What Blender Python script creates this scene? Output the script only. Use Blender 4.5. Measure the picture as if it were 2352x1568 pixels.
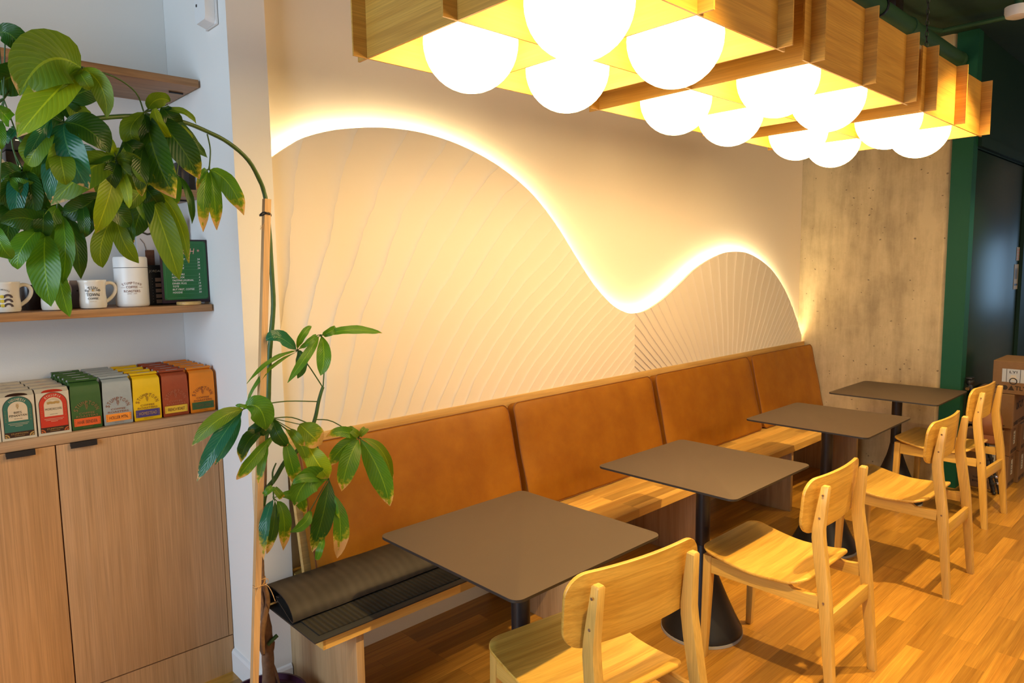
import bpy, bmesh, math, random
from mathutils import Vector, Matrix

for o in list(bpy.data.objects):
    bpy.data.objects.remove(o, do_unlink=True)
SC = bpy.context.scene
COL = SC.collection
PI = math.pi
random.seed(11)

# ------------------------------------------------------------------ camera
CAM_LOC = Vector((0.0, -2.5134, 1.6005))
YAW, PITCH, ROLL = math.radians(43.2755), math.radians(-6.0836), math.radians(-0.860)
FWD = Vector((math.sin(YAW) * math.cos(PITCH), math.cos(YAW) * math.cos(PITCH), math.sin(PITCH)))
R0 = Vector((math.cos(YAW), -math.sin(YAW), 0))
U0 = R0.cross(FWD)
RT = R0 * math.cos(ROLL) + U0 * math.sin(ROLL)
UP = -R0 * math.sin(ROLL) + U0 * math.cos(ROLL)
cam_data = bpy.data.cameras.new('camera')
cam_data.sensor_width = 36.0
cam_data.lens = 1605.63 * 36.0 / 2352.0
cam_data.clip_start = 0.05
cam_data.clip_end = 60
cam = bpy.data.objects.new('camera', cam_data)
COL.objects.link(cam)
M = Matrix((RT, UP, -FWD)).transposed().to_4x4()
M.translation = CAM_LOC
cam.matrix_world = M
SC.camera = cam

# ------------------------------------------------------------------ world, view, daylight
SC.view_settings.view_transform = 'Standard'
SC.view_settings.look = 'None'
SC.view_settings.gamma = 1.0
SC.view_settings.use_curve_mapping = False
SC.view_settings.exposure = 0.38
w = bpy.data.worlds.new('world')
SC.world = w
w.use_nodes = True
w.node_tree.nodes['Background'].inputs[0].default_value = (0.45, 0.62, 1.0, 1)
w.node_tree.nodes['Background'].inputs[1].default_value = 0.1

GLOBE_COL = (1.0, 0.70, 0.30)
GLOBE_STRENGTH = 12.0
LED_COL = (1.0, 0.79, 0.45)
LED_STRENGTH = 72.0
SPOT_COL = (1.0, 0.66, 0.26)
SPOT_W = 270.0
SIDE_W = 92.0
FAR_W = 6.0
FRONT_W = 9.0
ROOM_W = 54.0


def area_light(name, loc, target, sx, sy, col, power):
    d = bpy.data.lights.new(name, 'AREA')
    d.shape = 'RECTANGLE'
    d.size, d.size_y = sx, sy
    d.color = col
    d.energy = power
    o = bpy.data.objects.new(name, d)
    COL.objects.link(o)
    o.location = loc
    o.rotation_euler = (Vector(target) - Vector(loc)).to_track_quat('-Z', 'Y').to_euler()
    return o


# daylight entering by the windows of the room (left wall, far end, front wall)
area_light('daylight_left_window', (-2.72, -1.45, 1.75), (1.0, -1.0, 1.6), 2.0, 2.3, (0.62, 0.80, 1.0), SIDE_W)
area_light('daylight_far_window', (9.88, -2.35, 1.5), (5.0, -2.35, 1.5), 1.3, 0.9, (0.40, 0.68, 1.0), FAR_W)
area_light('daylight_front_window', (-0.6, -5.85, 1.7), (-0.6, 0.0, 1.5), 2.6, 2.2, (1.0, 0.90, 0.82), FRONT_W)


# added warm fill for the wall and lamp faces, behind the camera
area_light('warm_fill', (3.2, -4.9, 2.75), (3.0, 0.0, 1.7), 4.5, 0.9, (1.0, 0.72, 0.40), ROOM_W)


# ------------------------------------------------------------------ tagging
def tag(o, label=None, cat=None, group=None, kind=None):
    if label: o['label'] = label
    if cat: o['category'] = cat
    if group: o['group'] = group
    if kind: o['kind'] = kind
    return o


def empty(name, loc=(0, 0, 0), rz=0.0, label=None, cat=None, group=None):
    o = bpy.data.objects.new(name, None)
    COL.objects.link(o)
    o.location = loc
    o.rotation_euler = (0, 0, rz)
    o.empty_display_size = 0.05
    return tag(o, label, cat, group)


def copy_tree(o, parent=None):
    c = o.copy()
    COL.objects.link(c)
    c.parent = parent
    for ch in list(o.children):
        copy_tree(ch, c)
    return c


# ------------------------------------------------------------------ materials
def new_mat(name):
    m = bpy.data.materials.new(name)
    m.use_nodes = True
    nt = m.node_tree
    return m, nt, nt.nodes['Principled BSDF']


def N(nt, t, **kw):
    n = nt.nodes.new(t)
    for k, v in kw.items():
        setattr(n, k, v)
    return n


def rgb(c):
    return (c[0], c[1], c[2], 1.0)


def plain(name, c, rough=0.5, metal=0.0, noise=0.0, nscale=40, bump=0.0, bscale=200, spec=0.5):
    m, nt, b = new_mat(name)
    b.inputs['Base Color'].default_value = rgb(c)
    b.inputs['Roughness'].default_value = rough
    b.inputs['Metallic'].default_value = metal
    b.inputs['Specular IOR Level'].default_value = spec
    tc = N(nt, 'ShaderNodeTexCoord')
    if noise:
        n = N(nt, 'ShaderNodeTexNoise'); n.inputs['Scale'].default_value = nscale; n.inputs['Detail'].default_value = 5
        nt.links.new(tc.outputs['Object'], n.inputs['Vector'])
        r = N(nt, 'ShaderNodeMixRGB'); r.blend_type = 'MIX'
        r.inputs[1].default_value = rgb([x * (1 - noise) for x in c]); r.inputs[2].default_value = rgb([min(1, x * (1 + noise)) for x in c])
        nt.links.new(n.outputs['Fac'], r.inputs[0]); nt.links.new(r.outputs[0], b.inputs['Base Color'])
    if bump:
        n = N(nt, 'ShaderNodeTexNoise'); n.inputs['Scale'].default_value = bscale; n.inputs['Detail'].default_value = 4
        nt.links.new(tc.outputs['Object'], n.inputs['Vector'])
        bp = N(nt, 'ShaderNodeBump'); bp.inputs['Strength'].default_value = bump; bp.inputs['Distance'].default_value = 0.002
        nt.links.new(n.outputs['Fac'], bp.inputs['Height']); nt.links.new(bp.outputs[0], b.inputs['Normal'])
    return m


def emit(name, c, s):
    m = bpy.data.materials.new(name)
    m.use_nodes = True
    nt = m.node_tree
    nt.nodes.clear()
    e = N(nt, 'ShaderNodeEmission'); e.inputs[0].default_value = rgb(c); e.inputs[1].default_value = s
    o = N(nt, 'ShaderNodeOutputMaterial'); nt.links.new(e.outputs[0], o.inputs[0])
    return m


def axis_scale(axis, along, across):
    return tuple(along if a == axis else across for a in 'xyz')


def wood(name, c1, c2, axis='x', rough=0.42, along=1.1, across=14.0, contrast=0.5, fine=0.5, bump=0.15, planks=None):
    """oak-like grain running along `axis` of the object; planks=(length,width,gap) lays staves along x"""
    m, nt, b = new_mat(name)
    tc = N(nt, 'ShaderNodeTexCoord')
    mp = N(nt, 'ShaderNodeMapping'); mp.inputs['Scale'].default_value = axis_scale(axis, along, across)
    nt.links.new(tc.outputs['Object'], mp.inputs['Vector'])
    vec = mp.outputs[0]
    if planks:
        L, W, gap = planks
        br = N(nt, 'ShaderNodeTexBrick')
        br.offset = 0.37; br.offset_frequency = 3; br.squash = 1.0
        br.inputs['Scale'].default_value = 1.0
        br.inputs['Brick Width'].default_value = L; br.inputs['Row Height'].default_value = W
        br.inputs['Mortar Size'].default_value = gap; br.inputs['Mortar Smooth'].default_value = 0.1
        br.inputs['Bias'].default_value = 0.0
        br.inputs['Color1'].default_value = (0, 0, 0, 1); br.inputs['Color2'].default_value = (1, 1, 1, 1); br.inputs['Mortar'].default_value = (0.1, 0.1, 0.1, 1)
        nt.links.new(tc.outputs['Object'], br.inputs['Vector'])
        ad = N(nt, 'ShaderNodeVectorMath'); ad.operation = 'MULTIPLY_ADD'
        ad.inputs[1].default_value = (37.0, 51.0, 13.0)
        nt.links.new(br.outputs['Color'], ad.inputs[0]); nt.links.new(vec, ad.inputs[2])
        vec = ad.outputs[0]
    n1 = N(nt, 'ShaderNodeTexNoise'); n1.inputs['Scale'].default_value = 1.3; n1.inputs['Detail'].default_value = 7; n1.inputs['Distortion'].default_value = 0.9
    nt.links.new(vec, n1.inputs['Vector'])
    mp2 = N(nt, 'ShaderNodeMapping'); mp2.inputs['Scale'].default_value = axis_scale(axis, 5.0, 260.0)
    nt.links.new(tc.outputs['Object'], mp2.inputs['Vector'])
    n2 = N(nt, 'ShaderNodeTexNoise'); n2.inputs['Scale'].default_value = 1.0; n2.inputs['Detail'].default_value = 3
    nt.links.new(mp2.outputs[0], n2.inputs['Vector'])
    rp = N(nt, 'ShaderNodeValToRGB')
    rp.color_ramp.elements[0].position = 0.5 - 0.5 * contrast * 0.5; rp.color_ramp.elements[0].color = rgb(c2)
    rp.color_ramp.elements[1].position = 0.5 + 0.5 * contrast * 0.35; rp.color_ramp.elements[1].color = rgb(c1)
    nt.links.new(n1.outputs['Fac'], rp.inputs['Fac'])
    mr = N(nt, 'ShaderNodeMapRange'); mr.inputs['From Min'].default_value = 0.3; mr.inputs['From Max'].default_value = 0.7
    mr.inputs['To Min'].default_value = 1.0 - 0.32 * fine; mr.inputs['To Max'].default_value = 1.0 + 0.16 * fine
    nt.links.new(n2.outputs['Fac'], mr.inputs['Value'])
    mx = N(nt, 'ShaderNodeVectorMath'); mx.operation = 'SCALE'
    nt.links.new(rp.outputs[0], mx.inputs[0]); nt.links.new(mr.outputs[0], mx.inputs['Scale'])
    out = mx.outputs[0]
    if planks:
        m3 = N(nt, 'ShaderNodeMapRange'); m3.inputs['To Min'].default_value = 0.62; m3.inputs['To Max'].default_value = 1.18
        nt.links.new(br.outputs['Color'], m3.inputs['Value'])
        s3 = N(nt, 'ShaderNodeVectorMath'); s3.operation = 'SCALE'
        nt.links.new(out, s3.inputs[0]); nt.links.new(m3.outputs[0], s3.inputs['Scale'])
        out = s3.outputs[0]
    nt.links.new(out, b.inputs['Base Color'])
    b.inputs['Roughness'].default_value = rough
    bp = N(nt, 'ShaderNodeBump'); bp.inputs['Strength'].default_value = bump; bp.inputs['Distance'].default_value = 0.001
    nt.links.new(n2.outputs['Fac'], bp.inputs['Height']); nt.links.new(bp.outputs[0], b.inputs['Normal'])
    return m


def paint(name, c, rough=0.7):
    return plain(name, c, rough, bump=0.12, bscale=260, spec=0.3)


MT = {}
MT['wall'] = paint('wall_paint_white', (0.80, 0.78, 0.74))
MT['plaster_wall'] = paint('wall_paint_cream', (0.86, 0.77, 0.64))
MT['trim'] = plain('baseboard_paint', (0.78, 0.78, 0.78), 0.5)
MT['green'] = plain('green_paint', (0.005, 0.085, 0.042), 0.6, spec=0.3)
MT['deep_green'] = plain('deep_green_paint', (0.004, 0.028, 0.014), 0.6, spec=0.3)
MT['ceiling'] = plain('ceiling_green_paint', (0.008, 0.045, 0.022), 0.75, noise=0.3, nscale=8)
MT['pipe'] = plain('pipe_green_paint', (0.02, 0.08, 0.03), 0.7)
MT['black_metal'] = plain('powder_coated_black_metal', (0.012, 0.012, 0.014), 0.38)
MT['black_plastic'] = plain('black_plastic', (0.012, 0.012, 0.012), 0.45)
MT['grey_rim'] = plain('grey_base_rim', (0.35, 0.35, 0.36), 0.5)
MT['chrome'] = plain('bright_metal', (0.8, 0.8, 0.8), 0.22, metal=1.0)
MT['white_plastic'] = plain('white_plastic', (0.78, 0.78, 0.77), 0.4)
MT['table'] = plain('taupe_laminate', (0.066, 0.045, 0.032), 0.55, noise=0.10, nscale=900, spec=0.3)
MT['table_edge'] = plain('black_laminate_core', (0.02, 0.018, 0.017), 0.5)
MT['floor'] = wood('oak_strip_floor', (0.54, 0.280, 0.046), (0.37, 0.165, 0.022), 'x', 0.30, 1.4, 34, 1.0, 0.7, 0.12, planks=(0.55, 0.070, 0.0010))
MT['bench'] = wood('oak_butcher_block', (0.62, 0.38, 0.10), (0.48, 0.26, 0.06), 'x', 0.4, 1.4, 18, 0.7, 0.5, 0.1, planks=(0.55, 0.062, 0.0002))
MT['oak_x'] = wood('oak_veneer_x', (0.66, 0.42, 0.14), (0.56, 0.33, 0.10), 'x', 0.45)
MT['oak_y'] = wood('oak_veneer_y', (0.56, 0.36, 0.18), (0.46, 0.28, 0.13), 'y', 0.45)
MT['oak_z'] = wood('oak_veneer_z', (0.46, 0.30, 0.15), (0.37, 0.225, 0.10), 'z', 0.45)
MT['cab'] = wood('cabinet_veneer_upright', (0.54, 0.30, 0.135), (0.46, 0.245, 0.10), 'z', 0.5, 0.5, 30, 0.8, 0.55, 0.1)
MT['cab_top'] = wood('cabinet_top_oak', (0.47, 0.30, 0.17), (0.36, 0.21, 0.11), 'x', 0.45, 1.2, 16, 0.6, 0.5)
MT['shelf'] = wood('shelf_oak', (0.42, 0.215, 0.085), (0.27, 0.125, 0.045), 'x', 0.45, 1.5, 26, 0.7, 0.7)
MT['lamp_x'] = wood('lamp_oak_x', (0.62, 0.33, 0.052), (0.53, 0.26, 0.035), 'x', 0.5, 1.0, 22, 0.6, 0.6)
MT['lamp_y'] = wood('lamp_oak_y', (0.62, 0.33, 0.052), (0.53, 0.26, 0.035), 'y', 0.5, 1.0, 22, 0.6, 0.6)
MT['chair_x'] = wood('chair_oak_x', (0.68, 0.43, 0.10), (0.58, 0.35, 0.07), 'x', 0.38, 1.2, 16, 0.6, 0.5)
MT['chair_ply'] = wood('chair_ply_seat', (0.72, 0.44, 0.085), (0.54, 0.29, 0.045), 'x', 0.33, 0.8, 20, 0.6, 0.5)
MT['chair_z'] = wood('chair_oak_z', (0.68, 0.43, 0.11), (0.58, 0.35, 0.08), 'z', 0.38, 1.2, 18, 0.6, 0.5)
MT['chair_y'] = wood('chair_oak_y', (0.68, 0.43, 0.10), (0.58, 0.35, 0.07), 'y', 0.38, 1.2, 16, 0.6, 0.5)
MT['stake'] = wood('pine_stake', (0.66, 0.42, 0.20), (0.58, 0.35, 0.15), 'z', 0.5)
MT['bark'] = plain('plant_bark', (0.20, 0.115, 0.065), 0.8, noise=0.4, nscale=60, bump=0.8, bscale=120)
MT['green_stem'] = plain('green_stem', (0.045, 0.11, 0.025), 0.45, noise=0.3, nscale=40)
MT['pot'] = plain('plum_glazed_pot', (0.05, 0.012, 0.03), 0.3)
MT['soil'] = plain('potting_soil', (0.04, 0.025, 0.018), 0.95, noise=0.5, nscale=80)
MT['twine'] = plain('jute_twine', (0.50, 0.30, 0.13), 0.8)
MT['ceramic'] = plain('cream_ceramic', (0.74, 0.70, 0.62), 0.16)
MT['canister'] = plain('white_enamel', (0.78, 0.77, 0.74), 0.38)
MT['ink'] = plain('black_ink', (0.015, 0.012, 0.012), 0.5)
MT['brown_ink'] = plain('brown_ink', (0.17, 0.045, 0.02), 0.5)
MT['gold_ink'] = plain('gold_ink', (0.42, 0.25, 0.07), 0.4)
MT['white_ink'] = plain('white_ink', (0.8, 0.77, 0.7), 0.5)
MT['yellow_ink'] = plain('yellow_ink', (0.75, 0.55, 0.03), 0.5)
MT['grey_ink'] = plain('grey_ink', (0.16, 0.12, 0.12), 0.5)
MT['pink_ink'] = plain('pink_ink', (0.72, 0.38, 0.30), 0.5)
MT['sign_green'] = plain('sign_green', (0.008, 0.12, 0.032), 0.22)
MT['frame_black'] = plain('sign_frame_black', (0.02, 0.006, 0.012), 0.4)
MT['card'] = plain('corrugated_cardboard', (0.235, 0.128, 0.056), 0.8, noise=0.12, nscale=30)
MT['card_ink'] = plain('cardboard_black_print', (0.035, 0.022, 0.014), 0.8)
MT['paper'] = plain('paper_label', (0.62, 0.58, 0.50), 0.6)
MT['carton'] = plain('grey_carton', (0.50, 0.55, 0.60), 0.4)
MT['cap_leather'] = plain('brown_leather', (0.24, 0.085, 0.03), 0.55, noise=0.35, nscale=9)
MT['book_black'] = plain('black_book_cover', (0.018, 0.018, 0.02), 0.45)
MT['print_coffee'] = plain('iced_coffee_print', (0.16, 0.06, 0.03), 0.4, noise=0.5, nscale=90)
MT['magazine'] = plain('magazine_cover', (0.55, 0.50, 0.48), 0.4, noise=0.15, nscale=12)
MT['page'] = plain('cream_pages', (0.55, 0.40, 0.33), 0.6)
MT['dark_box'] = plain('dark_brown_box', (0.025, 0.014, 0.010), 0.25)
MT['mauve_box'] = plain('mauve_carton', (0.17, 0.13, 0.125), 0.6)
MT['amber'] = emit('amber_indicator', (1.0, 0.35, 0.02), 1.2)
MT['globe'] = emit('opal_globe_glow', GLOBE_COL, GLOBE_STRENGTH)
MT['led'] = emit('led_strip_glow', LED_COL, LED_STRENGTH)


def glassy(name, c=(0.8, 0.85, 0.85)):
    m, nt, b = new_mat(name)
    b.inputs['Base Color'].default_value = rgb(c)
    b.inputs['Transmission Weight'].default_value = 0.92
    b.inputs['Roughness'].default_value = 0.05
    return m


MT['glass'] = glassy('clear_glass')


def door_mat():
    m, nt, b = new_mat('dark_green_gloss_door')
    b.inputs['Base Color'].default_value = (0.007, 0.030, 0.018, 1)
    b.inputs['Roughness'].default_value = 0.36
    b.inputs['Specular IOR Level'].default_value = 0.7
    tc = N(nt, 'ShaderNodeTexCoord')
    mp = N(nt, 'ShaderNodeMapping'); mp.inputs['Scale'].default_value = (60, 60, 1.5)
    nt.links.new(tc.outputs['Object'], mp.inputs[0])
    n = N(nt, 'ShaderNodeTexNoise'); n.inputs['Scale'].default_value = 1.0; n.inputs['Detail'].default_value = 3
    nt.links.new(mp.outputs[0], n.inputs['Vector'])
    bp = N(nt, 'ShaderNodeBump'); bp.inputs['Strength'].default_value = 0.12; bp.inputs['Distance'].default_value = 0.002
    nt.links.new(n.outputs['Fac'], bp.inputs['Height']); nt.links.new(bp.outputs[0], b.inputs['Normal'])
    return m


MT['door'] = door_mat()


def leather_mat():
    m, nt, b = new_mat('tan_leather')
    tc = N(nt, 'ShaderNodeTexCoord')
    n = N(nt, 'ShaderNodeTexNoise'); n.inputs['Scale'].default_value = 5.0; n.inputs['Detail'].default_value = 9; n.inputs['Roughness'].default_value = 0.62
    nt.links.new(tc.outputs['Object'], n.inputs['Vector'])
    rp = N(nt, 'ShaderNodeValToRGB')
    rp.color_ramp.elements[0].position = 0.3; rp.color_ramp.elements[0].color = (0.25, 0.083, 0.003, 1)
    rp.color_ramp.elements[1].position = 0.72; rp.color_ramp.elements[1].color = (0.36, 0.145, 0.008, 1)
    nt.links.new(n.outputs['Fac'], rp.inputs['Fac'])
    nt.links.new(rp.outputs[0], b.inputs['Base Color'])
    b.inputs['Roughness'].default_value = 0.5
    b.inputs['Specular IOR Level'].default_value = 0.3
    n2 = N(nt, 'ShaderNodeTexNoise'); n2.inputs['Scale'].default_value = 160; n2.inputs['Detail'].default_value = 3
    nt.links.new(tc.outputs['Object'], n2.inputs['Vector'])
    bp = N(nt, 'ShaderNodeBump'); bp.inputs['Strength'].default_value = 0.18; bp.inputs['Distance'].default_value = 0.001
    nt.links.new(n2.outputs['Fac'], bp.inputs['Height']); nt.links.new(bp.outputs[0], b.inputs['Normal'])
    return m


MT['leather'] = leather_mat()
MT['piping'] = plain('leather_piping', (0.17, 0.055, 0.012), 0.5)


def concrete_mat():
    m, nt, b = new_mat('board_cast_concrete')
    tc = N(nt, 'ShaderNodeTexCoord')
    mp = N(nt, 'ShaderNodeMapping'); mp.inputs['Scale'].default_value = (5, 5, 0.7)
    nt.links.new(tc.outputs['Object'], mp.inputs[0])
    n = N(nt, 'ShaderNodeTexNoise'); n.inputs['Scale'].default_value = 1.6; n.inputs['Detail'].default_value = 9; n.inputs['Roughness'].default_value = 0.65
    nt.links.new(mp.outputs[0], n.inputs['Vector'])
    n2 = N(nt, 'ShaderNodeTexNoise'); n2.inputs['Scale'].default_value = 2.2; n2.inputs['Detail'].default_value = 10; n2.inputs['Roughness'].default_value = 0.7
    nt.links.new(tc.outputs['Object'], n2.inputs['Vector'])
    ad = N(nt, 'ShaderNodeMath'); ad.operation = 'ADD'; nt.links.new(n.outputs['Fac'], ad.inputs[0]); nt.links.new(n2.outputs['Fac'], ad.inputs[1])
    hf = N(nt, 'ShaderNodeMath'); hf.operation = 'MULTIPLY'; hf.inputs[1].default_value = 0.5; nt.links.new(ad.outputs[0], hf.inputs[0])
    rp = N(nt, 'ShaderNodeValToRGB')
    rp.color_ramp.elements[0].position = 0.36; rp.color_ramp.elements[0].color = (0.30, 0.23, 0.13, 1)
    rp.color_ramp.elements[1].position = 0.58; rp.color_ramp.elements[1].color = (0.60, 0.48, 0.28, 1)
    nt.links.new(hf.outputs[0], rp.inputs['Fac'])
    # small blowholes
    mpv = N(nt, 'ShaderNodeMapping'); mpv.inputs['Scale'].default_value = (26, 17, 26)
    nt.links.new(tc.outputs['Object'], mpv.inputs[0])
    nd = N(nt, 'ShaderNodeTexNoise'); nd.inputs['Scale'].default_value = 14; nd.inputs['Detail'].default_value = 2
    nt.links.new(tc.outputs['Object'], nd.inputs['Vector'])
    va = N(nt, 'ShaderNodeVectorMath'); va.operation = 'MULTIPLY_ADD'; va.inputs[1].default_value = (0.9, 0.9, 0.9)
    nt.links.new(nd.outputs['Color'], va.inputs[0]); nt.links.new(mpv.outputs[0], va.inputs[2])
    v = N(nt, 'ShaderNodeTexVoronoi'); v.inputs['Scale'].default_value = 1.0
    nt.links.new(va.outputs[0], v.inputs['Vector'])
    v2 = N(nt, 'ShaderNodeSeparateColor'); nt.links.new(v.outputs['Color'], v2.inputs[0])
    rad = N(nt, 'ShaderNodeMapRange'); rad.inputs['From Min'].default_value = 0.62; rad.inputs['From Max'].default_value = 1.0
    rad.inputs['To Min'].default_value = 0.0; rad.inputs['To Max'].default_value = 0.17
    nt.links.new(v2.outputs[0], rad.inputs['Value'])
    lt = N(nt, 'ShaderNodeMath'); lt.operation = 'LESS_THAN'; nt.links.new(v.outputs['Distance'], lt.inputs[0]); nt.links.new(rad.outputs[0], lt.inputs[1])
    mx = N(nt, 'ShaderNodeMixRGB'); mx.inputs[2].default_value = (0.10, 0.075, 0.05, 1)
    sc = N(nt, 'ShaderNodeMath'); sc.operation = 'MULTIPLY'; sc.inputs[1].default_value = 0.75; nt.links.new(lt.outputs[0], sc.inputs[0])
    nt.links.new(sc.outputs[0], mx.inputs[0]); nt.links.new(rp.outputs[0], mx.inputs[1])
    nt.links.new(mx.outputs[0], b.inputs['Base Color'])
    b.inputs['Roughness'].default_value = 0.8
    bp = N(nt, 'ShaderNodeBump'); bp.inputs['Strength'].default_value = 0.5; bp.inputs['Distance'].default_value = 0.004
    nt.links.new(n2.outputs['Fac'], bp.inputs['Height']); nt.links.new(bp.outputs[0], b.inputs['Normal'])
    return m


MT['concrete'] = concrete_mat()


def relief_mat():
    """white plaster trowelled in ridges that fan out over the two hills of the panel"""
    m, nt, b = new_mat('combed_plaster')
    b.inputs['Base Color'].default_value = (0.78, 0.70, 0.59, 1)
    b.inputs['Roughness'].default_value = 0.75
    L = nt.links.new
    tc = N(nt, 'ShaderNodeTexCoord')
    ns = N(nt, 'ShaderNodeTexNoise'); ns.inputs['Scale'].default_value = 2.0; ns.inputs['Detail'].default_value = 5; ns.inputs['Roughness'].default_value = 0.5
    L(tc.outputs['Object'], ns.inputs['Vector'])
    sp = N(nt, 'ShaderNodeSeparateXYZ'); L(tc.outputs['Object'], sp.inputs[0])

    def mt(op, a, b_=None):
        n = N(nt, 'ShaderNodeMath'); n.operation = op
        for i, v in enumerate((a, b_)):
            if v is None: continue
            if isinstance(v, (int, float)): n.inputs[i].default_value = v
            else: L(v, n.inputs[i])
        return n.outputs[0]
    x, z = sp.outputs[0], sp.outputs[2]
    t = mt('SUBTRACT', z, 1.0)
    s = mt('ADD', t, mt('MULTIPLY', t, t))
    left = mt('DIVIDE', mt('ADD', x, mt('MULTIPLY', s, 0.63)), mt('ADD', mt('MULTIPLY', s, 0.62), 1.0))
    right = mt('DIVIDE', mt('ADD', x, mt('MULTIPLY', t, 6.63)), mt('ADD', mt('MULTIPLY', t, 1.5), 1.0))
    left = mt('MULTIPLY', left, 12.0)
    right = mt('MULTIPLY', right, 17.0)
    isr = mt('GREATER_THAN', x, 3.31)
    phi = mt('ADD', mt('MULTIPLY', left, mt('SUBTRACT', 1.0, isr)), mt('MULTIPLY', right, isr))
    phi = mt('ADD', phi, mt('MULTIPLY', ns.outputs['Fac'], 1.0))
    fr = mt('FRACT', phi)
    ridge = mt('POWER', fr, 9.0)
    soft = mt('MULTIPLY', fr, 0.30)
    amp = N(nt, 'ShaderNodeTexNoise'); amp.inputs['Scale'].default_value = 1.7; amp.inputs['Detail'].default_value = 2
    L(tc.outputs['Object'], amp.inputs['Vector'])
    h = mt('MULTIPLY', mt('ADD', ridge, soft), mt('MULTIPLY', amp.outputs['Fac'], 1.6))
    bp = N(nt, 'ShaderNodeBump'); bp.inputs['Strength'].default_value = 1.0; bp.inputs['Distance'].default_value = 0.010
    L(h, bp.inputs['Height']); L(bp.outputs[0], b.inputs['Normal'])
    return m


MT['relief'] = relief_mat()


def mat_rubber(name, c, ribs, axis, bumpy):
    m, nt, b = new_mat(name)
    tc = N(nt, 'ShaderNodeTexCoord')
    n = N(nt, 'ShaderNodeTexNoise'); n.inputs['Scale'].default_value = 9; n.inputs['Detail'].default_value = 8
    nt.links.new(tc.outputs['Object'], n.inputs['Vector'])
    rp = N(nt, 'ShaderNodeValToRGB')
    rp.color_ramp.elements[0].color = rgb([x * 0.55 for x in c]); rp.color_ramp.elements[1].color = rgb([x * 1.5 for x in c])
    nt.links.new(n.outputs['Fac'], rp.inputs['Fac'])
    w = N(nt, 'ShaderNodeTexWave'); w.bands_direction = axis; w.inputs['Scale'].default_value = ribs; w.inputs['Distortion'].default_value = 0.6
    nt.links.new(tc.outputs['Object'], w.inputs['Vector'])
    mr = N(nt, 'ShaderNodeMapRange'); mr.inputs['To Min'].default_value = 0.88 if not bumpy else 0.7; mr.inputs['To Max'].default_value = 1.08 if not bumpy else 1.2
    nt.links.new(w.outputs['Fac'], mr.inputs['Value'])
    sc = N(nt, 'ShaderNodeVectorMath'); sc.operation = 'SCALE'; nt.links.new(rp.outputs[0], sc.inputs[0]); nt.links.new(mr.outputs[0], sc.inputs['Scale'])
    nt.links.new(sc.outputs[0], b.inputs['Base Color'])
    b.inputs['Roughness'].default_value = 0.62 if not bumpy else 0.9
    b.inputs['Specular IOR Level'].default_value = 0.22
    n3 = N(nt, 'ShaderNodeTexNoise'); n3.inputs['Scale'].default_value = 420; nt.links.new(tc.outputs['Object'], n3.inputs['Vector'])
    ad = N(nt, 'ShaderNodeMath'); ad.operation = 'ADD'; nt.links.new(w.outputs['Fac'], ad.inputs[0]); nt.links.new(n3.outputs['Fac'], ad.inputs[1])
    bp = N(nt, 'ShaderNodeBump'); bp.inputs['Strength'].default_value = bumpy + 0.15; bp.inputs['Distance'].default_value = 0.003
    nt.links.new(ad.outputs[0] if bumpy else w.outputs['Fac'], bp.inputs['Height']); nt.links.new(bp.outputs[0], b.inputs['Normal'])
    return m


MT['mat_back'] = mat_rubber('rubber_mat_back', (0.030, 0.025, 0.021), 9, 'X', 0.0)
MT['mat_pile'] = mat_rubber('ribbed_mat_pile', (0.020, 0.018, 0.014), 17, 'X', 0.6)
MT['mat_edge'] = plain('rubber_mat_border', (0.015, 0.015, 0.014), 0.6)


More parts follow.
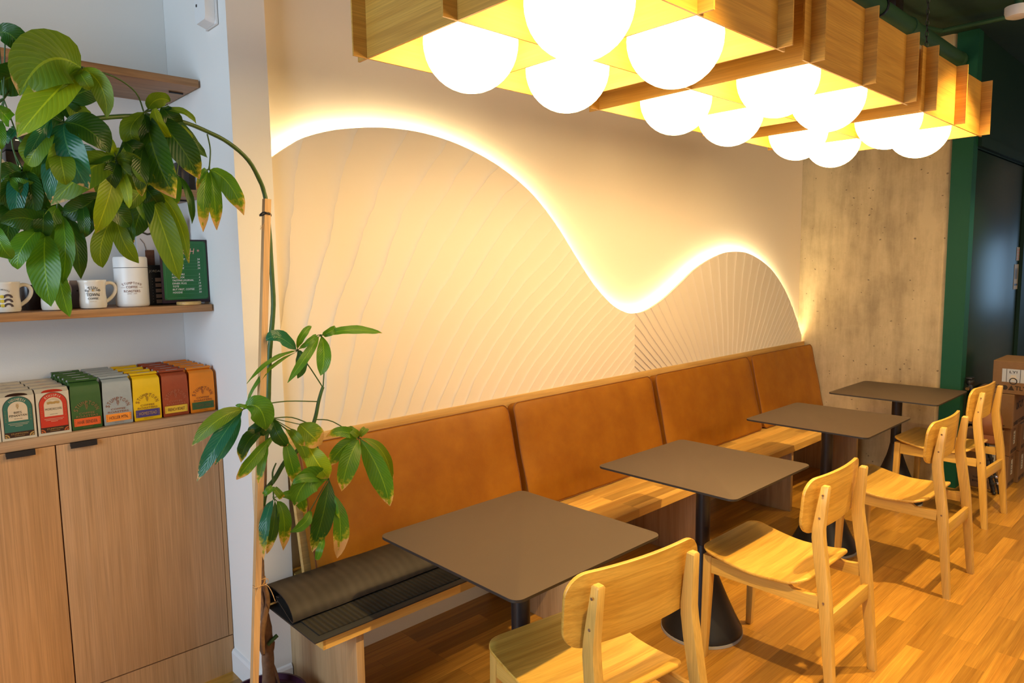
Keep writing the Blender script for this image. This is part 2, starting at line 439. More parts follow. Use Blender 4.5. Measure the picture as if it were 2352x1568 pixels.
def leaf_mat(name, c, c2, rough):
    m, nt, b = new_mat(name)
    L = nt.links.new
    uv = N(nt, 'ShaderNodeUVMap'); uv.uv_map = 'uv'
    sp = N(nt, 'ShaderNodeSeparateXYZ'); L(uv.outputs[0], sp.inputs[0])

    def mt(op, a, b_=None, c_=None):
        n = N(nt, 'ShaderNodeMath'); n.operation = op
        for i, v in enumerate((a, b_, c_)):
            if v is None: continue
            if isinstance(v, (int, float)): n.inputs[i].default_value = v
            else: L(v, n.inputs[i])
        return n.outputs[0]
    u, v = sp.outputs[0], sp.outputs[1]
    au = mt('ABSOLUTE', mt('SUBTRACT', u, 0.5))
    ph = mt('MULTIPLY', mt('SUBTRACT', mt('MULTIPLY', v, 15.0), mt('MULTIPLY', au, 7.0)), 1.0)
    fr = mt('ABSOLUTE', mt('SUBTRACT', mt('FRACT', ph), 0.5))
    vein = mt('LESS_THAN', fr, 0.045)
    rib = mt('LESS_THAN', au, 0.022)
    vv = mt('MAXIMUM', mt('MULTIPLY', vein, 0.35), mt('MULTIPLY', rib, 0.85))
    tc = N(nt, 'ShaderNodeTexCoord')
    n = N(nt, 'ShaderNodeTexNoise'); n.inputs['Scale'].default_value = 22; n.inputs['Detail'].default_value = 4
    L(tc.outputs['Object'], n.inputs['Vector'])
    base = N(nt, 'ShaderNodeMixRGB'); base.inputs[1].default_value = rgb(c); base.inputs[2].default_value = rgb(c2)
    L(n.outputs['Fac'], base.inputs[0])
    vm = N(nt, 'ShaderNodeMixRGB'); vm.inputs[2].default_value = rgb((c2[0] * 1.8 + .03, c2[1] * 1.5 + .03, c2[2] * 1.4))
    L(vv, vm.inputs[0]); L(base.outputs[0], vm.inputs[1])
    # dried tips: attribute burn = length share of the dry tip
    at = N(nt, 'ShaderNodeAttribute'); at.attribute_name = 'burn'
    n2 = N(nt, 'ShaderNodeTexNoise'); n2.inputs['Scale'].default_value = 75; n2.inputs['Detail'].default_value = 3
    L(tc.outputs['Object'], n2.inputs['Vector'])
    edge = mt('ADD', mt('ADD', v, mt('MULTIPLY', au, 0.28)), mt('MULTIPLY', mt('SUBTRACT', n2.outputs['Fac'], 0.5), 0.45))
    thr = mt('SUBTRACT', 1.05, mt('MULTIPLY', at.outputs['Fac'], 0.85))
    dry = mt('MINIMUM', mt('MAXIMUM', mt('MULTIPLY', mt('SUBTRACT', edge, thr), 14.0), 0.0), 1.0)
    has = mt('GREATER_THAN', at.outputs['Fac'], 0.005)
    dry = mt('MULTIPLY', dry, has)
    yel = mt('MULTIPLY', mt('MINIMUM', mt('MAXIMUM', mt('MULTIPLY', mt('SUBTRACT', edge, mt('SUBTRACT', thr, 0.12)), 6.0), 0.0), 1.0), has)
    ym = N(nt, 'ShaderNodeMixRGB'); ym.inputs[2].default_value = (0.42, 0.42, 0.03, 1)
    L(mt('MULTIPLY', yel, mt('GREATER_THAN', at.outputs['Fac'], 0.05)), ym.inputs[0]); L(vm.outputs[0], ym.inputs[1])
    dm = N(nt, 'ShaderNodeMixRGB'); dm.inputs[2].default_value = (0.62, 0.42, 0.20, 1)
    L(dry, dm.inputs[0]); L(ym.outputs[0], dm.inputs[1])
    L(dm.outputs[0], b.inputs['Base Color'])
    b.inputs['Roughness'].default_value = rough
    b.inputs['Specular IOR Level'].default_value = 0.5
    bp = N(nt, 'ShaderNodeBump'); bp.inputs['Strength'].default_value = 0.25; bp.inputs['Distance'].default_value = 0.002
    L(mt('SUBTRACT', 1.0, mt('MULTIPLY', fr, 2.0)), bp.inputs['Height']); L(bp.outputs[0], b.inputs['Normal'])
    tr = N(nt, 'ShaderNodeBsdfTranslucent')
    gm = N(nt, 'ShaderNodeMixRGB'); gm.blend_type = 'MULTIPLY'; gm.inputs[0].default_value = 1.0; gm.inputs[2].default_value = (1.9, 1.7, 0.6, 1)
    L(dm.outputs[0], gm.inputs[1]); L(gm.outputs[0], tr.inputs[0])
    mx = N(nt, 'ShaderNodeMixShader'); mx.inputs[0].default_value = 0.38
    out = nt.nodes['Material Output']
    L(b.outputs[0], mx.inputs[1]); L(tr.outputs[0], mx.inputs[2]); L(mx.outputs[0], out.inputs[0])
    return m


LEAF = {'g': leaf_mat('leaf_green', (0.05, 0.18, 0.012), (0.10, 0.26, 0.018), 0.36),
        'd': leaf_mat('leaf_dark_green', (0.014, 0.068, 0.010), (0.03, 0.11, 0.014), 0.34),
        'o': leaf_mat('leaf_olive', (0.095, 0.20, 0.010), (0.15, 0.27, 0.016), 0.45),  # olive base also carries warm light shining through the upper leaves
        'y': leaf_mat('leaf_lime', (0.20, 0.34, 0.008), (0.28, 0.42, 0.015), 0.45),
        'b': leaf_mat('leaf_blue_sheen', (0.012, 0.12, 0.075), (0.03, 0.17, 0.10), 0.22)}  # blue sheen of reflected daylight put into the base colour


# ------------------------------------------------------------------ mesh helpers
class MB:
    def __init__(s):
        s.v = []; s.f = []; s.m = []; s.uv = None; s.attr = None

    def add(s, verts, faces, mi=0):
        o = len(s.v)
        s.v += [tuple(p) for p in verts]
        s.f += [tuple(i + o for i in f) for f in faces]
        s.m += [mi] * len(faces)

    def box(s, x0, x1, y0, y1, z0, z1, mi=0, bev=0.0, seg=2):
        if bev <= 0:
            s.add([(x0, y0, z0), (x1, y0, z0), (x1, y1, z0), (x0, y1, z0), (x0, y0, z1), (x1, y0, z1), (x1, y1, z1), (x0, y1, z1)],
                  [(3, 2, 1, 0), (4, 5, 6, 7), (0, 1, 5, 4), (1, 2, 6, 5), (2, 3, 7, 6), (3, 0, 4, 7)], mi)
            return
        bm = bmesh.new()
        bmesh.ops.create_cube(bm, size=1)
        for v in bm.verts:
            v.co = Vector(((x0 + x1) / 2 + v.co.x * (x1 - x0), (y0 + y1) / 2 + v.co.y * (y1 - y0), (z0 + z1) / 2 + v.co.z * (z1 - z0)))
        bmesh.ops.bevel(bm, geom=list(bm.edges), offset=bev, segments=seg, profile=0.5, affect='EDGES')
        bm.verts.index_update()
        s.add([v.co[:] for v in bm.verts], [tuple(v.index for v in f.verts) for f in bm.faces], mi)
        bm.free()

    def ring_loft(s, rings, mi=0, cap0=True, cap1=True, closed=True):
        n = len(rings[0])
        verts = [p for r in rings for p in r]
        faces = []
        for i in range(len(rings) - 1):
            for j in range(n if closed else n - 1):
                a = i * n + j; b = i * n + (j + 1) % n
                faces.append((a, b, b + n, a + n))
        if cap0: faces.append(tuple(reversed(range(n))))
        if cap1: faces.append(tuple((len(rings) - 1) * n + j for j in range(n)))
        s.add(verts, faces, mi)

    def tube(s, pts, radii, n=8, mi=0):
        pts = [Vector(p) for p in pts]
        if isinstance(radii, (int, float)): radii = [radii] * len(pts)
        rings = []
        prev = None
        for i, p in enumerate(pts):
            d = (pts[min(i + 1, len(pts) - 1)] - pts[max(i - 1, 0)]).normalized()
            if prev is None:
                a = Vector((0, 0, 1)) if abs(d.z) < 0.9 else Vector((1, 0, 0))
                u = d.cross(a).normalized()
            else:
                u = (prev - d * prev.dot(d)).normalized()
            prev = u
            v = d.cross(u)
            rings.append([p + (u * math.cos(2 * PI * k / n) + v * math.sin(2 * PI * k / n)) * radii[i] for k in range(n)])
        s.ring_loft(rings, mi)

    def lathe(s, prof, c=(0, 0, 0), n=32, mi=0, cap0=True, cap1=True):
        rings = [[(c[0] + r * math.cos(2 * PI * k / n), c[1] + r * math.sin(2 * PI * k / n), c[2] + z) for k in range(n)] for r, z in prof]
        s.ring_loft(rings, mi, cap0, cap1)

    def sphere(s, c, r, n=24, mi=0, sx=1, sy=1, sz=1, z0=-1, z1=1):
        rings = []
        k = n // 2
        for i in range(k + 1):
            a = math.asin(max(-1, min(1, z0))) + (math.asin(z1) - math.asin(z0)) * i / k
            rr = max(1e-4, math.cos(a))
            rings.append([(c[0] + sx * r * rr * math.cos(2 * PI * j / n), c[1] + sy * r * rr * math.sin(2 * PI * j / n), c[2] + sz * r * math.sin(a)) for j in range(n)])
        s.ring_loft(rings, mi)

    def quad(s, a, b, c, d, mi=0):
        s.add([a, b, c, d], [(0, 1, 2, 3)], mi)

    def xform(s, M4, start=0):
        for i in range(start, len(s.v)):
            s.v[i] = tuple(M4 @ Vector(s.v[i]))

    def build(s, name, mats, parent=None, smooth=True, ang=35):
        me = bpy.data.meshes.new(name)
        me.from_pydata(s.v, [], s.f)
        if not isinstance(mats, (list, tuple)): mats = [mats]
        for m in mats: me.materials.append(m)
        me.polygons.foreach_set('material_index', s.m)
        if s.uv:
            l = me.uv_layers.new(name='uv')
            for p in me.polygons:
                for li, vi in zip(p.loop_indices, p.vertices):
                    l.data[li].uv = s.uv[vi]
        if s.attr:
            a = me.attributes.new('burn', 'FLOAT', 'POINT')
            a.data.foreach_set('value', s.attr)
        if smooth:
            me.shade_smooth()
            me.set_sharp_from_angle(angle=math.radians(ang))
        me.update()
        o = bpy.data.objects.new(name, me)
        COL.objects.link(o)
        if parent is not None: o.parent = parent
        return o


def box_obj(name, b, mat, parent=None, bev=0.0):
    m = MB(); m.box(*b, bev=bev)
    return m.build(name, mat, parent)


def struct(o):
    o['kind'] = 'structure'
    return o


def rrect(hx, hy, r, n=6):
    pts = []
    for cx, cy, a0 in ((hx - r, hy - r, 0), (-hx + r, hy - r, PI / 2), (-hx + r, -hy + r, PI), (hx - r, -hy + r, 1.5 * PI)):
        for k in range(n + 1):
            a = a0 + PI / 2 * k / n
            pts.append((cx + r * math.cos(a), cy + r * math.sin(a)))
    return pts


def densify(pts, maxd):
    out = []
    for i, p in enumerate(pts):
        q = pts[(i + 1) % len(pts)]
        d = math.hypot(q[0] - p[0], q[1] - p[1])
        k = max(1, int(math.ceil(d / maxd)))
        for j in range(k):
            out.append((p[0] + (q[0] - p[0]) * j / k, p[1] + (q[1] - p[1]) * j / k))
    return out


def plate(mb, outline, fn, t, rings=10, mi=0, mi_edge=None, edge_r=0.3):
    """curved slab: fn(u,v)->(pos, normal); t thickness"""
    sc = [1 - k / rings for k in range(rings)] + [0.02]
    sc[0] = 1.0
    cx = sum(p[0] for p in outline) / len(outline); cy = sum(p[1] for p in outline) / len(outline)

    def ring(s, off):
        r = []
        for (u, v) in outline:
            P, Nn = fn(cx + (u - cx) * s, cy + (v - cy) * s)
            r.append(Vector(P) + Vector(Nn) * off)
        return r
    top = [ring(s_, t / 2) for s_ in reversed(sc[1:])] + [ring(0.992, t / 2)]
    edge = [ring(1.0, t * 0.28), ring(1.0, -t * 0.28)]
    bot = [ring(0.992, -t / 2)] + [ring(s_, -t / 2) for s_ in sc[1:]]
    mb.ring_loft(top + edge + bot, mi, True, True)


_glyph = {}


def glyphs(txt, bold=0.0):
    key = (txt, bold)
    if key not in _glyph:
        cu = bpy.data.curves.new('txt', 'FONT')
        cu.body = txt; cu.size = 1.0; cu.resolution_u = 2; cu.offset = 0.0 if 'M' in txt else bold * 0.35
        ob = bpy.data.objects.new('txt', cu)
        me = bpy.data.meshes.new_from_object(ob)
        vs = [v.co.copy() for v in me.vertices]; fs = [tuple(p.vertices) for p in me.polygons]
        bpy.data.objects.remove(ob); bpy.data.curves.remove(cu); bpy.data.meshes.remove(me)
        _glyph[key] = (vs, fs)
    return _glyph[key]


def text_flat(mb, txt, cx, cz, h, mi, y=0.0, width=None, bold=0.0, rot=0.0, align='c', shear=0.0, wrap=None, y_fn=None):
    """lettering in the XZ plane facing -Y; h = cap height; width = total width; y_fn(x)->y for curved surfaces"""
    vs, fs = glyphs(txt, bold)
    if not vs: return
    x0 = min(v.x for v in vs); x1 = max(v.x for v in vs)
    s = h / 0.70
    sx = s if width is None else width / max(1e-6, (x1 - x0))
    ref = (x0 + x1) / 2 if align == 'c' else (x0 if align == 'l' else x1)
    out = []
    for v in vs:
        x = (v.x - ref) * sx; z = (v.y - 0.35) * s
        x += shear * z
        X = cx + x * math.cos(rot) - z * math.sin(rot); Z = cz + x * math.sin(rot) + z * math.cos(rot)
        out.append((X, y_fn(X) if y_fn else y, Z))
    mb.add(out, fs, mi)


def text_arc(mb, txt, cx, cz, r, h, a0, a1, mi, y=0.0, bold=0.0, y_fn=None, cw=None):
    """letters on an arc, from angle a0 to a1 (degrees, 90 = top)"""
    n = len(txt)
    if cw is None: cw = r * abs(math.radians(a1 - a0)) / n * 0.74
    for i, ch in enumerate(txt):
        if ch == ' ': continue
        a = math.radians(a0 + (a1 - a0) * (i + 0.5) / n)
        text_flat(mb, ch, cx + r * math.cos(a), cz + r * math.sin(a), h, mi, y, width=cw if ch not in 'I1' else None, bold=bold, rot=a - PI / 2, y_fn=y_fn)


def disc(mb, cx, cz, r, mi, y, n=20, a0=0, a1=360, r0=0.0, y_fn=None):
    Y = (lambda x: y) if y_fn is None else y_fn
    a = [math.radians(a0 + (a1 - a0) * k / n) for k in range(n + 1)]
    if r0 <= 0:
        vs = [(cx, Y(cx), cz)] + [(cx + r * math.cos(t), Y(cx + r * math.cos(t)), cz + r * math.sin(t)) for t in a]
        mb.add(vs, [(0, i + 1, i + 2) for i in range(n)], mi)
    else:
        vs = [(cx + r * math.cos(t), Y(cx + r * math.cos(t)), cz + r * math.sin(t)) for t in a] + [(cx + r0 * math.cos(t), Y(cx + r0 * math.cos(t)), cz + r0 * math.sin(t)) for t in a]
        mb.add(vs, [(i, i + 1, n + 2 + i, n + 1 + i) for i in range(n)], mi)


def rect(mb, x0, x1, z0, z1, mi, y, y_fn=None, nx=1):
    Y = (lambda x: y) if y_fn is None else y_fn
    for k in range(nx):
        a = x0 + (x1 - x0) * k / nx; b = x0 + (x1 - x0) * (k + 1) / nx
        mb.add([(a, Y(a), z0), (b, Y(b), z0), (b, Y(b), z1), (a, Y(a), z1)], [(0, 1, 2, 3)], mi)

# ================================================================== THE SETTING
CEIL = 3.12
struct(box_obj('floor', (-3.0, 10.2, -6.2, 0.75, -0.08, 0.0), MT['floor']))
struct(box_obj('ceiling', (-3.0, 10.2, -6.2, 0.75, CEIL, CEIL + 0.1), MT['ceiling']))
struct(box_obj('wall_back', (1.141, 5.549, 0.0, 0.12, 0.0, CEIL), MT['plaster_wall']))
struct(box_obj('wall_pier', (1.003, 1.14, -0.058, 0.65, 0.0, CEIL), MT['wall']))
struct(box_obj('wall_niche', (-2.98, 1.0025, 0.556, 0.66, 0.0, CEIL), MT['wall']))
# concrete column face with a chamfered corner
m = MB()
prof = [(5.55, 0.10), (5.55, -1.005), (5.568, -1.03), (5.62, -1.03), (5.62, 0.10)]
m.ring_loft([[(x, y, z) for x, y in prof] for z in (0.0, CEIL - 0.002)])
struct(m.build('wall_right', MT['concrete'], None, smooth=False))
# green pilaster, then the wall that holds the glossy door
m = MB(); m.box(5.552, 5.66, -1.157, -1.0315, 0.0, CEIL - 0.002)
struct(m.build('wall_far', MT['green'], None))
m = MB()
m.box(5.661, 7.30, -1.150, -1.04, 2.36, CEIL - 0.002)
m.box(7.10, 10.0, -1.150, -1.04, 0.0, 2.355)
m.box(7.30, 10.0, -1.150, -1.04, 2.356, CEIL - 0.002)
struct(m.build('wall_far_side', MT['deep_green'], None))
d = MB(); d.box(5.661, 7.095, -1.152, -1.06, 0.004, 2.35, bev=0.002)
door = struct(d.build('door_1', MT['door'], None))
fr = MB()
fr.box(7.1, 7.19, -1.178, -1.152, 0.0, 2.44); fr.box(5.665, 7.1, -1.178, -1.152, 2.37, 2.44)
fr.build('door_frame', MT['deep_green'], door)
# end wall with a window
m = MB()
m.box(10.0, 10.15, -6.2, -3.15, 0, CEIL); m.box(10.0, 10.15, -1.6, -1.04, 0, CEIL)
m.box(10.0, 10.15, -3.15, -1.6, 0, 0.8); m.box(10.0, 10.15, -3.15, -1.6, 2.2, CEIL)
struct(m.build('wall_end', MT['wall'], None))
m = MB()
m.box(-3.0, -2.86, -6.2, -3.3, 0, CEIL); m.box(-3.0, -2.86, -0.5, 0.75, 0, CEIL)
m.box(-3.0, -2.86, -3.3, -0.5, 0, 0.5); m.box(-3.0, -2.86, -3.3, -0.5, 2.95, CEIL)
struct(m.build('wall_left', MT['wall'], None))
m = MB()
m.box(-2.86, -2.0, -6.2, -6.05, 0, CEIL); m.box(0.8, 10.0, -6.2, -6.05, 0, CEIL)
m.box(-2.0, 0.8, -6.2, -6.05, 0, 0.5); m.box(-2.0, 0.8, -6.2, -6.05, 2.9, CEIL)
struct(m.build('wall_front', MT['wall'], None))
for i, (a, b_) in enumerate((((-2.9, -3.3, 0.5), (-2.9, -0.5, 2.95)), ((10.05, -3.15, 0.8), (10.05, -1.6, 2.2)), ((-2.0, -6.1, 0.5), (0.8, -6.1, 2.9)))):
    m = MB()
    if i < 2:
        x = a[0]
        for (y0, y1, z0, z1) in ((a[1], b_[1], a[2], a[2] + .05), (a[1], b_[1], b_[2] - .05, b_[2]), (a[1], a[1] + .05, a[2], b_[2]), (b_[1] - .05, b_[1], a[2], b_[2])):
            m.box(x - .02, x + .02, y0, y1, z0, z1)
    else:
        for (x0, x1, z0, z1) in ((a[0], b_[0], a[2], a[2] + .05), (a[0], b_[0], b_[2] - .05, b_[2]), (a[0], a[0] + .05, a[2], b_[2]), (b_[0] - .05, b_[0], a[2], b_[2])):
            m.box(x0, x1, a[1] - .02, a[1] + .02, z0, z1)
    struct(m.build('window_%d' % (i + 1), MT['black_metal'], None))
# baseboards of the pier
m = MB()
pr_ = [(0.0, 0.0), (0.013, 0.0), (0.013, 0.082), (0.008, 0.092), (0.0, 0.096)]
m.ring_loft([[(1.003 - dx, y - (dx if k else 0), z) for dx, z in pr_] for k, y in enumerate((0.205, -0.058))])
m.ring_loft([[(x - (dx if k == 0 else 0), -0.058 - dx, z) for dx, z in pr_] for k, x in enumerate((1.003, 1.116))])
struct(m.build('baseboard_pier', MT['trim'], None, ang=20))
m = MB(); m.box(1.16, 5.54, -0.012, -0.001, 0.0, 0.13)
struct(m.build('baseboard_back', MT['trim'], None))

# ceiling services, painted green
m = MB(); m.tube([(0.5, -1.06, 2.93), (5.50, -1.06, 2.93)], 0.045, 16)
for x in (0.9, 2.7, 4.5): m.tube([(x, -1.06, 2.93), (x + .03, -1.06, 2.93)], 0.052, 16)
m.sphere((5.50, -1.06, 2.93), 0.052, 14)
pipe = tag(m.build('ceiling_pipe', MT['pipe']), 'thick dark green pipe running under the ceiling above the oak lamp', 'pipe')
for x in (1.9, 4.05):
    h = MB(); h.tube([(x, -1.06, 2.98), (x, -1.06, CEIL)], 0.005, 6)
    h.tube([(x, -1.06 + .05 * math.sin(a * PI / 6), 2.93 + .05 * math.cos(a * PI / 6)) for a in range(13)], 0.006, 6)
    h.build('hanger', MT['black_metal'], pipe)
m = MB(); m.tube([(0.5, -0.93, 3.06), (4.9, -0.93, 3.06), (5.25, -1.02, 3.07), (5.3, -1.3, 3.08), (5.3, -1.85, 3.08)], 0.014, 8)
tag(m.build('electrical_conduit', MT['pipe']), 'thin green conduit bending across the dark ceiling beside the thick pipe', 'conduit')
jb = tag(box_obj('junction_box', (4.36, 4.48, -1.04, -0.95, 2.99, 3.10), MT['dark_box'], bev=0.004), 'small square junction box on the ceiling next to the pipe', 'box')
box_obj('cover_plate', (4.35, 4.49, -1.05, -0.94, 2.982, 2.9895), MT['cap_leather'], jb)
sd = empty('smoke_detector', (4.72, -1.535, 2.90), label='round white smoke detector hanging at the ceiling corner, right of the lamp', cat='smoke detector')
m = MB(); m.lathe([(0.035, 0.0), (0.055, 0.008), (0.062, 0.03), (0.062, 0.06)], n=28); m.build('sensor_head', MT['white_plastic'], sd)
m = MB(); m.lathe([(0.007, -0.004), (0.01, 0.0)], (-0.03, 0.0, 0.006), n=10); m.build('indicator', MT['grey_ink'], sd)
m = MB(); m.lathe([(0.02, 0.06), (0.02, CEIL - 2.90)], n=12); m.build('stem', MT['pipe'], sd)

# track with warm spotlights over the aisle, above the picture
tr = empty('track_light', (2.6, -2.1, CEIL), label='black ceiling track with warm spotlights over the aisle, above the picture', cat='spotlight')
m = MB(); m.box(-3.6, 2.65, -.018, .018, -.035, -.001); m.build('track', MT['black_metal'], tr)
for (x, tx, ty, tz, kw) in ((-1.3, -.05, .12, -1, 1.0), (1.05, .0, .12, -1, 1.0), (2.9, .1, .12, -1, .28)):
    hd = Vector((x, 0, -.12)); dr_ = Vector((tx, ty, tz)).normalized()
    m = MB(); m.tube([hd - dr_ * .07, hd + dr_ * .06], .034, 16); m.tube([(x, 0, -.035), (x, 0, -.10)], .008, 8)
    hobj = m.build('spot_head', MT['black_metal'], tr)
    sl = bpy.data.lights.new('spot', 'SPOT'); sl.energy = SPOT_W * kw; sl.color = SPOT_COL; sl.spot_size = math.radians(84); sl.spot_blend = 0.45; sl.shadow_soft_size = 0.03
    so = bpy.data.objects.new('spot', sl); COL.objects.link(so)
    so.location = Vector((2.6, -2.1, CEIL)) + hd + dr_ * .075
    so.rotation_euler = dr_.to_track_quat('-Z', 'Y').to_euler()

# notices on the glossy door
def notice(name, x0, x1, z0, z1, label, lines):
    t = MB(); y = -1.1535
    t.box(x0, x1, y - 0.0012, y, z0, z1)
    o = t.build(name, MT['paper']); tag(o, label, 'notice')
    p = MB(); lines(p, y - 0.002); p.build('print', [MT['ink'], MT['pink_ink']], o)
    return o
def l1(p, y):
    for k in range(5): rect(p, 6.965 + .02 * k, 6.975 + .02 * k, 1.44, 1.53 - .01 * (k % 2), 0, y)
    rect(p, 6.96, 7.07, 1.385, 1.40, 0, y)
notice('door_notice', 6.945, 7.085, 1.355, 1.56, 'tall white notice taped to the edge of the glossy dark green door', l1)
def l2(p, y):
    for k in range(4): rect(p, 7.0, 7.08, 1.60 + .024 * k, 1.612 + .024 * k, 1, y)
notice('door_sticker', 6.99, 7.085, 1.59, 1.70, 'small white sticker with red lettering above the door notice', l2)
m = MB(); m.box(7.215, 7.245, -1.162, -1.1515, 0.94, 0.965, bev=0.003)
tag(m.build('door_indicator_light', MT['amber']), 'tiny amber indicator light beside the dark green door frame', 'light')

# alarm sensor on the pier
al = empty('motion_sensor', (1.003, 0.057, 2.499), label='small white motion sensor high on the wall above the shelves', cat='sensor')
m = MB(); m.box(-0.012, -0.0005, -0.052, 0.052, -0.05, 0.05, bev=0.005); m.build('back_plate', MT['white_plastic'], al)
m = MB()
m.ring_loft([[( -0.012 - dx, y * (1 - .9 * dx), z * (1 - 1.5 * dx) + dx * .25) for y, z in rrect(0.05, 0.048, 0.018)] for dx in (0, 0.012, 0.024, 0.032)])
m.build('housing', MT['white_plastic'], al)
m = MB(); m.box(-0.046, -0.040, 0.022, 0.030, 0.018, 0.026); m.build('lens', MT['ink'], al)

# ================================================================== NICHE: cabinet, shelves
YC = 0.207
cab = empty('base_cabinet', (-0.9, YC, 0.0), label='long oak veneered cabinet built into the wall niche under the shelves', cat='cabinet')
def cbox(name, x0, x1, y0, y1, z0, z1, mat, parent=cab, bev=0.0):
    m = MB(); m.box(x0 + 0.9, x1 + 0.9, y0 - YC, y1 - YC, z0, z1, bev=bev)
    return m.build(name, mat, parent)
cbox('carcass', -0.9, 0.998, YC + 0.021, 0.552, 0.0, 1.03, MT['cab'])
cbox('worktop', -0.9, 1.001, YC - 0.004, 0.5545, 1.0315, 1.065, MT['cab_top'], bev=0.002)
cbox('end_stile', 0.985, 1.0, YC, YC + 0.02, 0.155, 1.030, MT['cab'])
cbox('plinth', -0.9, 0.9995, YC + 0.001, YC + 0.02, 0.0, 0.150, MT['cab'])
dw = 0.5295
for k, x1 in enumerate((0.983, 0.4525, -0.078)):
    x0 = x1 - dw + 0.003
    dr = cbox('door', x0, x1, YC - 0.001, YC + 0.0195, 0.155, 1.029, MT['cab'], bev=0.0012)
    hx = x0 + 0.075 if k % 2 == 0 else x1 - 0.135
    if k % 2 == 0: hx = x0 + 0.04
    h = MB(); h.box(hx + 0.9, hx + 0.079 + 0.9, -0.012, -0.001, 1.0185, 1.0305); h.box(hx + .9, hx + .979, -0.013, -0.010, 1.012, 1.0305)
    h.build('handle', MT['black_metal'], dr)


def shelf(z, label):
    t = 0.027
    m = MB(); m.box(-0.9, 0.996, YC, 0.5555, z - t, z, bev=0.0015)
    o = tag(m.build('wall_shelf', MT['shelf']), label, 'shelf', 'oak shelves in the niche')
    for x in (0.93, 0.1):
        b = MB(); b.tube([(x, 0.33, z - t - .003), (x + .05, 0.33, z - t - .003)], 0.004, 6); b.build('bracket', MT['black_metal'], o)
shelf(1.477, 'lowest oak shelf, carrying the mugs and the green menu sign')
shelf(1.902, 'middle oak shelf, mostly hidden behind the hanging leaves')
shelf(2.302, 'topmost oak shelf, empty, nearest the ceiling')

# ------------------------------------------------------------------ coffee bags
BAGS = {
    'hair': dict(body=(0.035, 0.10, 0.018), ink=(0.25, 0.13, 0.045), lab=(0.72, 0.10, 0.015), lt=(0.17, 0.06, 0.02), name='HAIR BENDER', col='dark green', word='red label'),
    'holler': dict(body=(0.33, 0.36, 0.35), ink=(0.24, 0.075, 0.03), lab=(0.85, 0.27, 0.025), lt=(0.09, 0.03, 0.02), name='HOLLER MTN.', col='grey', word='orange label'),
    'home': dict(body=(0.78, 0.48, 0.0), ink=(0.22, 0.085, 0.01), lab=(0.055, 0.035, 0.16), lt=(0.45, 0.27, 0.10), name='HOMESTEAD', col='yellow', word='violet label'),
    'french': dict(body=(0.34, 0.055, 0.012), ink=(0.42, 0.12, 0.05), lab=(0.75, 0.46, 0.03), lt=(0.12, 0.03, 0.01), name='FRENCH ROAST', col='rust red', word='yellow label'),
    'trapper': dict(body=(0.88, 0.24, 0.005), ink=(0.22, 0.045, 0.01), lab=(0.035, 0.10, 0.02), lt=(0.16, 0.11, 0.03), name='TRAPPER CREEK', col='orange', word='green label'),
}
for k, d_ in BAGS.items():
    d_['m'] = [plain('kraft_bag_' + k, d_['body'], 0.55, noise=0.06, nscale=60, bump=0.25, bscale=60)]
    d_['p'] = [plain('bag_print_' + k, d_['ink'], 0.5), plain('bag_label_' + k, d_['lab'], 0.5), plain('bag_label_text_' + k, d_['lt'], 0.5)]
MT['box_cream'] = plain('cream_carton', (0.58, 0.50, 0.36), 0.5, noise=0.05, nscale=50)
MT['lab_green'] = plain('carton_label_green', (0.03, 0.13, 0.09), 0.35)
MT['lab_red'] = plain('carton_label_red', (0.52, 0.035, 0.015), 0.35)
MT['lab_cream'] = plain('carton_label_cream', (0.62, 0.50, 0.33), 0.4)
MT['lab_dark'] = plain('carton_label_brown', (0.035, 0.014, 0.008), 0.35)
MT['lab_orange'] = plain('carton_label_orange', (0.42, 0.09, 0.02), 0.4)


def tree_emblem(mb, cx, cz, s, mi, y):
    disc(mb, cx, cz + .62 * s, .34 * s, mi, y, 16, 0, 360, .2 * s)
    disc(mb, cx, cz + .05 * s, .36 * s, mi, y, 16, 180, 360, .24 * s)
    rect(mb, cx - .36 * s, cx - .25 * s, cz + .05 * s, cz + .38 * s, mi, y); rect(mb, cx + .25 * s, cx + .36 * s, cz + .05 * s, cz + .38 * s, mi, y)
    rect(mb, cx - .05 * s, cx + .05 * s, cz - .6 * s, cz + .5 * s, mi, y)
    rect(mb, cx - .3 * s, cx + .3 * s, cz - .66 * s, cz - .58 * s, mi, y)


BW, BD, BH = 0.093, 0.060, 0.150


def bag_body(mb, w=BW, d=BD, h=BH, lean=0.0, seed=0):
    rnd = random.Random(seed)
    rings = []
    for k, (z, dy0, dy1, inx) in enumerate(((0.0, 0.004, -0.004, 0.004), (0.004, 0.0, 0.0, 0.001), (h * .4, -0.001, 0.001, 0.0), (h * .8, 0.0, 0.0, 0.001), (h, 0.001, -0.004, 0.002),
                                          (h + .006, 0.006, -0.016, 0.003), (h + .015, d * .55, -d * .22, 0.004), (h + .018, d * .62, -d * .22, 0.005))):
        y0 = -d / 2 + dy0; y1 = d / 2 + dy1
        x0 = -w / 2 + inx; x1 = w / 2 - inx
        j = lambda: rnd.uniform(-.0008, .0008) if 0 < k < 6 else 0
        pts = []
        for t in range(6): pts.append((x0 + (x1 - x0) * t / 5 + j(), y0 + (j() if 0 < t < 5 else 0), z))
        for t in range(1, 4): pts.append((x1 - 0.004 * math.sin(PI * t / 4), y0 + (y1 - y0) * t / 4, z))
        for t in range(6): pts.append((x1 - (x1 - x0) * t / 5, y1, z))
        for t in range(1, 4): pts.append((x0 + 0.004 * math.sin(PI * t / 4), y1 - (y1 - y0) * t / 4, z))
        rings.append(pts)
    mb.ring_loft(rings)


